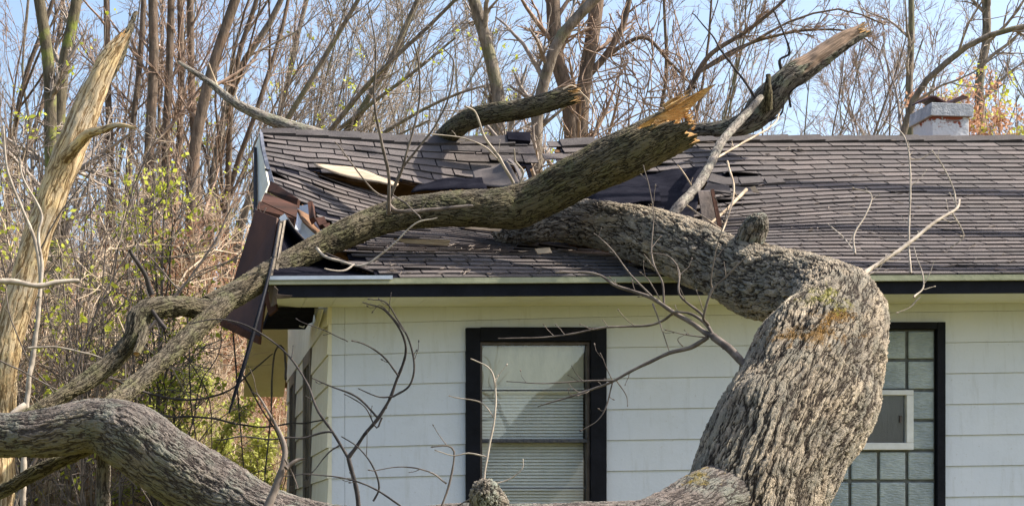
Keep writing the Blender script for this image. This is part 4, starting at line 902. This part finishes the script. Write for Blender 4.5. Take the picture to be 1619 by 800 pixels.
# ------------------------------------------------------------------ woods
def grow(P0, R0, levels, rg, zmin=None):
    out = [(P0, R0)]; PP, RR = P0, R0
    for (m, tmin, am, asd, lr, rr, wig, up, k, rmin) in levels:
        n, K, _ = PP.shape
        t = rg.uniform(tmin, .98, (n, m)); ff = t*(K-1); i_ = np.minimum(ff.astype(int), K-2); fr = (ff-i_)
        ar = np.arange(n)[:, None]
        st = PP[ar, i_]*(1-fr)[..., None]+PP[ar, i_+1]*fr[..., None]; r = RR[ar, i_]*(1-fr)+RR[ar, i_+1]*fr
        T = PP[ar, i_+1]-PP[ar, i_]; T /= np.linalg.norm(T, axis=-1, keepdims=True)+1e-9
        L = np.linalg.norm(np.diff(PP, axis=1), axis=2).sum(1)[:, None]*lr*rg.uniform(.5, 1.25, (n, m))*(1.15-.65*t)
        q = np.cross(T, rg.normal(0, 1, (n, m, 3))); q /= np.linalg.norm(q, axis=-1, keepdims=True)+1e-9
        a = rg.normal(am, asd, (n, m))[..., None]; d = T*np.cos(a)+q*np.sin(a)
        pts = [st]; cur = d; stp = (L/(k-1))[..., None]
        for j in range(k-1):
            cur = cur+rg.normal(0, wig, (n, m, 3))+np.array([0, 0, up]); cur = cur/np.linalg.norm(cur, axis=-1, keepdims=True); pts.append(pts[-1]+cur*stp)
        C = np.stack(pts, 2).reshape(n*m, k, 3); r0 = np.maximum(r*rr, rmin*1.4).reshape(-1, 1)
        Rn = np.maximum(r0*np.linspace(1, .3, k)[None], rmin)
        out.append((C, Rn)); PP, RR = C, Rn
    return out
def res(PPl, RRl, k):
    A = np.array([curve(np.concatenate([p, r[:, None]], 1), k) for p, r in zip(PPl, RRl)]); return A[..., :3], np.maximum(A[..., 3], .003)
def tree_meshes(G, split, sides=(10, 6, 4, 3, 3)):
    a = join([tubes(p, r, sides[min(j, 4)]) for j, (p, r) in enumerate(G[:split])]); b = join([tubes(p, r, sides[min(j+split, 4)]) for j, (p, r) in enumerate(G[split:])])
    return a, b
def proto(seed, H, stems, spread, levels, r0, lean=(0, 0)):
    rg = np.random.default_rng(seed); PPl = []; RRl = []
    for s_ in range(stems):
        az = rg.uniform(0, 6.28); k = 9; z = np.linspace(0, 1, k)
        dx = np.cos(az)*spread*z**1.3*H+lean[0]*z**1.4*H+np.cumsum(rg.normal(0, .012, k))*H; dy = np.sin(az)*spread*z**1.3*H+lean[1]*z*H+np.cumsum(rg.normal(0, .012, k))*H
        PPl.append(np.stack([dx-dx[0]+rg.uniform(-.1, .1)*(stems > 1), dy-dy[0], z*H*rg.uniform(.85, 1)-.2], 1)); RRl.append(r0*(1-.86*z**.9)*rg.uniform(.7, 1))
    a, b = res(PPl, RRl, 22); b = b*.6
    return tree_meshes(grow(a, b, levels, rg), 2)
# (children, tmin, angle, sd, length ratio, radius ratio, wiggle, upward, points, min radius)
LV = lambda m1, m2, m3, m4, a=.65, up=.10: [(m1, .25, a, .18, .38, .55, .10, up, 8, .010), (m2, .15, .62, .2, .45, .55, .13, .06, 6, .006), (m3, .1, .6, .25, .48, .6, .16, .05, 5, .0042), (m4, .1, .6, .3, .5, .7, .2, .03, 4, .0030)]
def plant(name, ab, mats, loc, rot, sc, label, cat, group, names=('trunk', 'crown'), meshes=None):
    o = empty(name, loc); o.rotation_euler = (0, 0, rot); o.scale = (sc, sc, sc); tag(o, label, cat, group)
    for nm, me in zip(names, meshes): 
        c = bpy.data.objects.new(nm, me); COL.objects.link(c); c.parent = o
    return o
def mk(ab, mats, nm):
    out = []
    for (V, Fq), m_, n_ in zip(ab, mats, nm):
        o = npmesh(n_, V, Fq, m_, None, True); out.append(o.data); bpy.data.objects.remove(o)
    return out
protos = []
for i_, (H, st, spd, r0, mt, lean) in enumerate([(13, 1, .02, .17, ('stem_a', 'crown_grey'), (0, 0)), (14, 2, .12, .15, ('stem_b', 'crown_brown'), (.1, 0)), (12, 3, .16, .12, ('stem_a', 'crown_brown'), (.15, 0)), (15, 1, .03, .14, ('stem_b', 'crown_grey'), (.06, 0)), (11, 4, .2, .10, ('stem_a', 'crown_grey'), (.22, 0)), (13, 2, .1, .13, ('stem_moss', 'crown_grey'), (-.02, 0)), (15, 1, .03, .36, ('stem_a', 'crown_grey'), (.03, 0))]):
    lv = [(8, .3, .8, .2, .3, .4, .1, .1, 8, .01), (4, .2, .6, .2, .4, .5, .1, .05, 6, .008), (3, .2, .6, .2, .4, .5, .1, .05, 5, .006)] if i_ == 6 else LV(13 if st == 1 else 9, 7 if st < 3 else 6, 6, 3, .7 if st == 1 else .55)
    protos.append(mk(proto(40+i_, H, st, spd, lv, r0, lean), (M[mt[0]], M[mt[1]]), ('trunk', 'crown')))
rg = np.random.default_rng(77)
def treeat(px, d, k, sc, rot, label=None, group='bare trees in the wood behind the house', name='bare_tree'):
    X = (px-PX)*d/F
    return plant(name, None, None, (X, d, float(gz(X, d))-.1), rot, sc, label or 'bare leafless tree standing among the others in the wood behind the house', 'tree', group, meshes=protos[k])
# dense left wood
for px, d, k, sc in [(-40, 28, 1, .9), (30, 32, 0, .85), (150, 34, 2, .9), (215, 36, 3, .95), (305, 30, 1, 1.0), (375, 36, 4, 1.05), (440, 34, 4, 1.0), (80, 44, 3, 1.0), (510, 42, 4, 1.1), (590, 50, 2, 1.1), (250, 54, 2, 1.2)]:
    rot = rg.uniform(-.5, .5) if k in (1, 2, 4) else rg.uniform(0, 6.28)
    treeat(px, d, k, sc, rot)
# middle and paler right wood
for px, d, k, sc in [(690, 46, 0, 1.0), (745, 50, 3, 1.0), (820, 45, 5, .95), (990, 38, 1, 1.0), (960, 52, 2, 1.1), (1060, 44, 4, 1.1), (1130, 50, 0, 1.0), (1230, 47, 2, 1.0), (1310, 40, 1, .85), (1385, 45, 3, .85), (1437, 36, 0, .78), (1500, 48, 1, .95), (1545, 38, 5, .75), (1600, 44, 2, .95), (1660, 36, 4, .95), (1180, 60, 3, 1.1), (1270, 62, 4, 1.2), (1350, 58, 2, 1.1), (1460, 64, 1, 1.2), (1570, 60, 0, 1.0), (1700, 46, 1, 1)]:
    treeat(px, d, k, sc, rg.uniform(0, 6.28), 'slender bare tree standing among the others beyond the ridge', 'bare trees beyond the ridge')
# trees off to the right whose branches shade the roof
for X, d, k, sc in [(9.3, 12.0, 6, 1.1), (10.0, 13.1, 6, 1.15), (9.6, 14.4, 6, 1.1)]:
    plant('bare_tree', None, None, (X, d, 0), 1.0+k, sc, 'bare tree with a straight stout trunk beside the right end of the house', 'tree', 'bare trees beside the house', meshes=protos[k])

def own_tree(name, stems, levels, mats, label, seed, group=None, k=26, split=1, cat='tree', rs=1.0, ds=1.0):
    """stems rows (px,py,d,r_px); first point continued to the ground"""
    PPl = []; RRl = []
    for s_ in stems:
        A = [list(P(x, y, d*ds))+[r*d*ds/F] for x, y, d, r in s_]
        C = curve(A, k); PPl.append(C[:, :3]); RRl.append(C[:, 3]*rs)
    b = PPl[0][0]; rg_ = np.random.default_rng(seed)
    G = grow(np.array(PPl), np.maximum(np.array(RRl), .006), levels, rg_)
    ab = tree_meshes(G, split, (12, 6, 4, 3, 3))
    o = empty(name, tuple(b)); tag(o, label, cat, group)
    npmesh('trunk', ab[0][0], ab[0][1], M[mats[0]], o, True); npmesh('crown', ab[1][0], ab[1][1], M[mats[1]], o, True)
    return o
lvS = [(9, .35, .7, .2, .22, .5, .12, .03, 7, .008), (7, .1, .6, .2, .5, .6, .16, .02, 6, .005), (6, .1, .6, .3, .5, .7, .2, 0, 5, .0035)]
lvD = [(9, .2, .6, .2, .24, .4, .10, .03, 8, .007), (6, .1, .55, .2, .5, .6, .14, .02, 6, .005), (7, .1, .6, .3, .5, .7, .18, 0, 5, .0035)]
own_tree('mossy_tree', [ln('92,760 86,420 80,230 78,120 62,0 40,-120', 20, 20, 12, 8)], lvS, ('stem_moss', 'crown_grey'), 'upright mossy tree at the far left behind the leaning dead trunk', 1)
own_tree('mossy_tree', [ln('105,760 98,400 92,230 100,110 118,20 140,-120', 21, 21, 12, 8)], lvS, ('stem_moss', 'crown_grey'), 'mossy tree bending right at its top, next to the straight mossy one', 2)
own_tree('many_stemmed_tree', [ln('240,800 238,500 236,250 243,100 240,-60', 18.5, 18.5, 16, 12), ln('262,800 268,480 262,240 268,100 272,-60', 18.6, 18.6, 13, 9), ln('300,800 303,420 305,260 330,130 372,0 400,-80', 18.4, 18.2, 18, 12), ln('285,800 275,400 285,200 286,60 283,-60', 18.8, 18.8, 10, 8), ln('215,800 200,400 205,250 222,90 230,-60', 19, 19, 9, 7), ln('322,800 318,500 312,300 303,140 300,-50', 19, 19, 12, 9), ln('180,800 170,420 175,280 170,120 168,-60', 19.2, 19, 11, 8)], lvD, ('stem_b', 'crown_brown'), 'dense clump of brown stems rising between the dead trunk and the gable', 3, rs=.6, ds=1.4)
fan = [ln('360,760 372,420 395,310 440,215 490,130 555,20 600,-60', 20, 19, 12, 5), ln('380,760 400,420 460,290 520,210 590,125 680,40 760,-40', 21, 19.5, 11, 4), ln('420,760 430,420 520,250 560,190 610,110 660,0 690,-60', 22, 21, 12, 5), ln('330,760 330,420 340,260 375,120 430,30 470,-60', 20, 19.5, 13, 7),
       ln('450,760 480,400 560,250 640,190 720,150 790,130', 23, 22, 9, 2.5), ln('400,760 420,380 490,250 580,170 660,110 720,60', 22, 21, 9, 3), ln('350,760 365,400 420,260 450,150 470,60 500,-60', 21.5, 21, 9, 6), ln('470,760 500,420 600,280 690,215 760,180 830,170', 23, 22.4, 8, 2), ln('430,760 450,420 520,300 600,230 680,190', 22.5, 22, 8, 2.5)]
lvF = [(12, .22, .38, .14, .26, .42, .05, .015, 8, .006), (6, .1, .4, .15, .5, .6, .09, .0, 6, .0042), (4, .1, .45, .2, .5, .7, .14, 0, 5, .0035)]
own_tree('fan_shaped_tree', fan, lvF, ('stem_a', 'crown_grey'), 'broad tree whose long branches fan up to the right over the ridge', 4, rs=.58, ds=1.5)
own_tree('slim_tree', [ln('786,760 787,400 786,215 789,165 776,95 752,10 730,-60', 22, 22, 12, 9)], lvS, ('stem_a', 'crown_grey'), 'slim grey tree leaning left above the middle of the ridge', 5, ds=1.3)
own_tree('forked_tree', [ln('846,760 849,420 849,280 850,180 866,110 885,60 930,10 985,-50', 21, 20.5, 10, 8), ], lvS, ('stem_a', 'crown_grey'), 'slender forked tree seen through the gap in the ridge', 6)
own_tree('twin_trunk_tree', [ln('908,760 906,400 904,220 897,150 880,90 872,-60', 24, 24, 15, 13), ln('918,760 918,400 918,215 924,130 938,50 950,-60', 24, 24, 14, 13), ln('930,120 960,85 985,40 1000,-30', 24, 23.8, 7, 5), ln('935,110 980,75 1020,60 1060,100 1100,140', 24, 23.5, 5, 2)], lvD, ('stem_b', 'crown_brown'), 'thick twin trunked tree wrapped in vines behind the arched limb', 7, rs=.85, ds=1.2)
own_tree('arching_tree', [ln('1092,760 1090,400 1088,225 1086,150 1108,112 1150,90 1210,55 1260,30 1330,15 1400,40', 19, 18.5, 7, 1.6), ln('1086,150 1120,90 1180,50 1230,10 1280,-40', 18.9, 18.5, 7, 3), ln('1108,112 1160,80 1215,60 1280,48 1350,52 1390,80', 18.9, 18.4, 5, 1.5)], [(14, .3, .6, .2, .20, .45, .08, .03, 8, .006), (6, .1, .6, .2, .5, .6, .18, -.03, 6, .0042), (6, .1, .6, .3, .5, .7, .2, -.02, 5, .0032)], ('stem_b', 'crown_brown'), 'arching twiggy tree behind the splintered end of the limb', 8, rs=.65, ds=1.5)
own_tree('slender_tree', [ln('1552,760 1550,400 1552,220 1548,130 1560,60 1555,-60', 26, 26, 8, 6), ln('1437,760 1438,400 1440,230 1437,150 1441,60 1440,-40', 30, 30, 8, 4)], lvS, ('stem_a', 'crown_grey'), 'dark slender pair of stems either side of the chimney', 9)
own_tree('leaning_bough', [ln('1400,760 1415,400 1420,260 1448,150 1490,105 1550,62 1640,38 1720,25', 21, 20, 6, 4)], lvS, ('stem_a', 'crown_grey'), 'dark slanting bough rising to the right behind the chimney', 10)
# vines hanging round the twin trunk
rgv = np.random.default_rng(5)
vl = []
for k in range(22):
    x0 = 930+rgv.uniform(-30, 150); y0 = rgv.uniform(-30, 110); vl.append([(x0+rgv.normal(0, 7)*j, y0+j*rgv.uniform(18, 34), 28.0, rgv.uniform(.6, 1.3)) for j in range(7)])
for k in range(4): 
    a0 = rgv.uniform(0, 6.28); vl.append([(930+14*math.cos(a0+j*.9), 60+12*math.sin(a0+j*.9)*rgv.uniform(.6, 1.5)+rgv.uniform(-10, 10), 28.3, 1.0) for j in range(7)])
vn = empty('hanging_vine', tuple(P(930, 90, 28.2))); tag(vn, 'tangle of reddish vines hanging down beside the twin trunked tree', 'vine')
twigset('vine_stem', vl, vn, M['crown_brown'], side=False, buds=False, sides=4)

# leaning dead trunk at far left
dead = empty('dead_tree', tuple(P(10, 832, 13.5)*[1, 1, 0]+[0, 0, .0])); tag(dead, 'pale leaning dead trunk with a snapped top at the far left', 'dead tree')
BK_dead = mat_bark('weathered_pale_bark', (.16, .10, .045), (.50, .35, .17), (.72, .55, .30), (.36, .27, .16), .4, .007, 22, .12, wood=(.60, .44, .26))
hero('trunk', [(-25, 1140, 13.6, 27.88), (-5, 800, 13.6, 25.42), (10, 560, 13.6, 23.78), (42, 430, 13.6, 22.96), (72, 340, 13.6, 22.96), (102, 262, 13.6, 23.78), (130, 190, 13.6, 22.14), (155, 130, 13.6, 18.86), (178, 85, 13.6, 13.94), (196, 58, 13.6, 6.56)], BK_dead, dead, 130, .011, jag=lambda u, f, t: .04*np.sin(t*2)+.03*np.sin(t*9), lump=.08, seed=41)
hero('branch', [(104, 250, 13.5, 12), (120, 232, 13.4, 10), (140, 212, 13.2, 8), (165, 205, 13.0, 6), (185, 198, 12.9, 4), (215, 202, 12.8, 2)], BK_dead, dead, 30, .012, close_end=False, seed=42)
hero('branch', [(150, 150, 13.6, 10), (185, 100, 13.7, 8), (200, 60, 13.8, 6), (215, 20, 13.9, 3)], BK_olive, dead, 30, .012, close_end=False, seed=43)
twigset('branch', [ln('60,400 90,345 130,290 160,250', 13.0, 12.8, 1.6, .7)], dead, M['twig_grey'], seed=44)
# pale sapling and stray twigs at far left
sp2 = empty('pale_sapling', tuple(P(45, 832, 12)*[1, 1, 0])); tag(sp2, 'pale smooth sapling with bent grey side branch at the far left', 'sapling')
twigset('stem', [ln('30,1180 36,800 42,640 52,560 60,500 64,440 55,380 35,330 12,270 5,200', 12, 12.3, 5.2, 1.6), ln('62,470 66,420 60,370 66,340 40,290 30,250', 12, 12.2, 3, 1.4), ln('-20,446 20,445 60,452 90,446 125,444', 11.8, 11.9, 5, 3.4), ln('40,640 20,655 0,680', 11.9, 11.8, 6, 5), ln('45,550 90,548 140,560 180,572', 12, 12, 2, 1)], sp2, M['twig_pale'], seed=21)

vv = empty('hanging_vine', tuple(P(330, 600, 12.8))); tag(vv, 'thin dark vine strands trailing below the limb beside the gable wall', 'vine')
twigset('vine_stem', [ln('296,500 298,540 300,600 303,650 312,705', 12.8, 12.8, 1.6, 1), ln('366,500 368,520 373,580 378,650 386,750', 12.8, 12.8, 1.8, 1.1), ln('452,600 449,556 441,546 433,560 428,650 418,770', 12.4, 12.6, 1.8, 1.2), ln('150,585 230,620 300,632 360,618 400,585 430,560', 12.7, 12.9, 2, 1.1),
    ln('185,625 260,655 330,662 400,675 455,672 520,662', 12.5, 12.6, 2.2, 1.2), ln('380,585 410,640 440,690 452,740', 12.9, 12.9, 1.7, 1), ln('300,690 320,600 345,560 350,520', 13, 13, 1.2, .8), ln('235,520 290,560 330,630 335,720', 12.9, 12.9, 1.2, .8)], vv, M['twig_dark'], seed=51, density=.5)
st_ = empty('leaning_sapling', tuple(P(20, 832, 12.2)*[1, 1, 0])); tag(st_, 'slender dark sapling leaning right behind the forked limb', 'sapling')
twigset('stem', [ln('-10,1200 20,820 60,720 150,590 235,520 285,460 335,390 365,330', 12.2, 12.2, 4, 1.4), ln('150,590 200,600 250,560 300,520', 12.2, 12.2, 1.6, .9), ln('40,760 100,640 150,500 190,420 260,330', 12.4, 12.6, 2.4, .9), ln('-20,560 60,600 130,640 180,700 240,800', 11.5, 11.5, 1.5, .9), ln('100,640 40,560 10,470 20,400', 12.4, 12.4, 1.5, .8), ln('285,460 250,420 215,380 200,330', 12.2, 12.2, 1.6, .8), ln('235,520 300,440 380,400 420,330', 12.6, 12.8, 1.4, .8)], st_, M['twig_grey'], seed=52, density=1.1)
# brambles: arching cane thicket
def bramble(seed, H, n, r):
    rg_ = np.random.default_rng(seed); PPl = []; RRl = []
    for _ in range(n):
        az = rg_.uniform(0, 6.28); h = H*rg_.uniform(.5, 1.1); sp = rg_.uniform(.1, .9)*h*.7; k = 8; z = np.linspace(0, 1, k)
        rad = sp*z**1.7; zz = h*(np.sin(z*rg_.uniform(1.3, 2.4))); bx, by = rg_.normal(0, .35, 2)
        PPl.append(np.stack([bx+np.cos(az)*rad+rg_.normal(0, .04, k)*z, by+np.sin(az)*rad+rg_.normal(0, .04, k)*z, zz-.15*(z == 0)], 1)); RRl.append(r*(1-.6*z)*rg_.uniform(.6, 1.3))
    a, b = res(PPl, RRl, 12)
    G = grow(a, b, [(9, .15, .7, .3, .32, .7, .18, .02, 6, .0034), (6, .1, .7, .3, .5, .8, .22, 0, 4, .0027)], rg_)
    return (join([tubes(G[0][0], G[0][1], 5)]), join([tubes(G[1][0], G[1][1], 3), tubes(G[2][0], G[2][1], 3)])), G
def leaves(pts, size, rg_):
    n = len(pts); a = rg_.normal(0, 1, (n, 3)); a /= np.linalg.norm(a, axis=1, keepdims=True); b = np.cross(a, rg_.normal(0, 1, (n, 3))); b /= np.linalg.norm(b, axis=1, keepdims=True)
    s_ = size*rg_.uniform(.5, 1.2, (n, 1)); V = np.stack([pts, pts+a*s_*.5+b*s_*.32, pts+a*s_, pts+a*s_*.5-b*s_*.32], 1).reshape(-1, 3)
    return V, np.arange(n*4).reshape(n, 4)
bp = []
for i_, (H, n, r, mt) in enumerate([(3.0, 34, .010, 'twig_red'), (3.4, 30, .012, 'twig_tan'), (2.4, 40, .009, 'twig_red'), (3.9, 24, .014, 'twig_tan')]):
    ab, G = bramble(60+i_, H, n, r); me = mk(ab, (M[mt], M['twig_red' if i_ % 2 == 0 else 'twig_tan']), ('stem', 'twigs'))
    rl = np.random.default_rng(i_); tips = G[2][0][:, -1]; tips = tips[rl.random(len(tips)) < .05]; cl = np.repeat(tips, 6, 0)+rl.normal(0, .03, (len(tips)*6, 3))
    V, Fq = leaves(cl, .05, rl); o = npmesh('leaves', V, Fq, M['leaf_y' if i_ % 2 else 'leaf_g']); me.append(o.data); bpy.data.objects.remove(o)
    bp.append(me)
rgb = np.random.default_rng(13)
for row, (d, cnt, a0, a1) in enumerate([(15.5, 4, -90, 40), (17.3, 6, -90, 200), (20.3, 11, -90, 440), (21.6, 11, -90, 460), (23.2, 12, -90, 470), (26, 12, -100, 480), (30, 12, -100, 480)]):
    for j in range(cnt):
        px = a0+(a1-a0)*(j+rgb.uniform(.1, .9))/cnt
        X = (px-PX)*d/F; k = int(rgb.integers(0, 4))
        o = plant('bramble_bush', None, None, (X, d+rgb.uniform(-.4, .4), float(gz(X, d))), rgb.uniform(0, 6.28), rgb.uniform(.8, 1.2)*(.55 if 19 < d < 25 else .95), ('leafless cane thicket growing round the foot of the leaning dead trunk' if d < 19 else 'tall tan cane thicket at the back of the bank' if d > 25 else 'low reddish cane thicket on the bank beside the gable wall' if px > 300 else 'low reddish cane thicket on the bank beyond the forked limb'), 'bush', 'cane thickets left of the house', names=('stem', 'twigs', 'leaves'), meshes=bp[k])
# leafing shrubs with fresh yellow green leaves
def shrub(px, py, d, H, label, leafmat, dens, spr, seed, stemmat='twig_grey', lsz=.06, group=None):
    rg_ = np.random.default_rng(seed); X = (px-PX)*d/F; zb_ = float(gz(X, d)); c = P(px, py, d); PPl = []; RRl = []
    for _ in range(9):
        tp = c+rg_.normal(0, 1, 3)*[spr, spr*.7, spr*.8]; b0 = np.array([X+rg_.normal(0, .15), d+rg_.normal(0, .15), zb_-.05]); k = 8; z = np.linspace(0, 1, k)[:, None]
        PPl.append(b0*(1-z)+tp*z+np.array([0, 0, .2])*np.sin(z*3.14)+rg_.normal(0, .05, (k, 3))*z); RRl.append(.014*(1-.6*z[:, 0]))
    a, b = res(PPl, RRl, 12); G = grow(a, b, [(12, .35, .7, .3, .22, .6, .15, .05, 6, .004), (6, .1, .7, .3, .5, .8, .2, .02, 4, .003)], rg_)
    o = empty('leafing_shrub', (X, d, zb_)); tag(o, label, 'shrub', group)
    V, Fq = tubes(G[0][0], G[0][1], 5); npmesh('stem', V, Fq, M[stemmat], o, True)
    V, Fq = join([tubes(G[1][0], G[1][1], 3), tubes(G[2][0], G[2][1], 3)]); npmesh('twigs', V, Fq, M[stemmat], o, True)
    tips = G[2][0].reshape(-1, 3); tips = tips[rg_.random(len(tips)) < dens]; cl = np.repeat(tips, 5, 0)+rg_.normal(0, .035, (len(tips)*5, 3))
    V, Fq = leaves(cl, lsz, rg_); npmesh('leaves', V, Fq, M[leafmat], o)
    return o
shrub(258, 290, 15.5, 3, 'small shrub with a tuft of bright yellow green leaves before the brown stems', 'leaf_y', .13, .22, 1)
shrub(95, 190, 17, 3, 'tall thin shrub with scattered fresh leaves beside the mossy trees', 'leaf_y', .03, .7, 2)
shrub(70, 270, 15, 3, 'shrub with fresh leaves low on the leaning dead trunk', 'leaf_y', .03, .45, 3)
shrub(150, 420, 14, 3, 'shrub with bright leaf tufts in front of the cane thicket', 'leaf_y', .03, .5, 4)
shrub(420, 690, 21, 2, 'green leafy bush beside the gable wall', 'leaf_g', .45, .55, 5, lsz=.07)
shrub(340, 720, 20.5, 2, 'yellow green leafy bush behind the grey limb', 'leaf_g', .4, .75, 6, lsz=.07)
shrub(270, 660, 20, 2, 'loose green bush under the forked branches', 'leaf_g', .45, .6, 7, lsz=.06)
shrub(120, 760, 16, 2, 'low green bush at the lower left under the limb', 'leaf_g', .5, .6, 8, lsz=.06)
shrub(1595, 205, 24, 5, 'reddish bush with yellow leaves right of the chimney', 'leaf_r', 1.0, .62, 9, 'twig_red', lsz=.08)
shrub(1598, 165, 23.5, 5, 'yellow leafed top of a shrub at the right edge beyond the ridge', 'leaf_y', .16, .35, 10, 'twig_red', lsz=.07)
shrub(780, 105, 30, 5, 'pale yellow green budding shrub beside the slim tree', 'leaf_y', .07, 1.1, 11, lsz=.08)
shrub(450, 110, 30, 5, 'pale budding shrub seen through the fan shaped tree', 'leaf_y', .05, 1.4, 12, lsz=.09)
# undergrowth carpet on the bank
rgu = np.random.default_rng(8); n = 26000
X = rgu.uniform(-4.5, 1.0, n); Y = rgu.uniform(13.0, 27, n); Z = gz(X, Y)+rgu.random(n)**2*.9
keep = (vnoise(np.stack([X*1.1, Y*.8, 0*X], 1), 3) > -.1) | (rgu.random(n) < .15)
pp = np.stack([X, Y, Z], 1)[keep & ~((X > .6) & (Y < 21))]
V, Fq = leaves(pp, .09, rgu); o = npmesh('undergrowth', V, Fq, M['leaf_g']); tag(o, 'low green and straw undergrowth on the bank left of the house', 'undergrowth', kind='stuff')
n = 16000; X = rgu.uniform(-5, 1.0, n); Y = rgu.uniform(13.5, 28, n); Z = gz(X, Y)+rgu.random(n)**1.5*.6
pp = np.stack([X, Y, Z], 1)[~((X > .6) & (Y < 21))]
V, Fq = leaves(pp, .08, rgu); o = npmesh('leaf_litter', V, Fq, M['leaf_r']); tag(o, 'dry reddish leaves and debris scattered over the bank', 'leaf litter', kind='stuff')
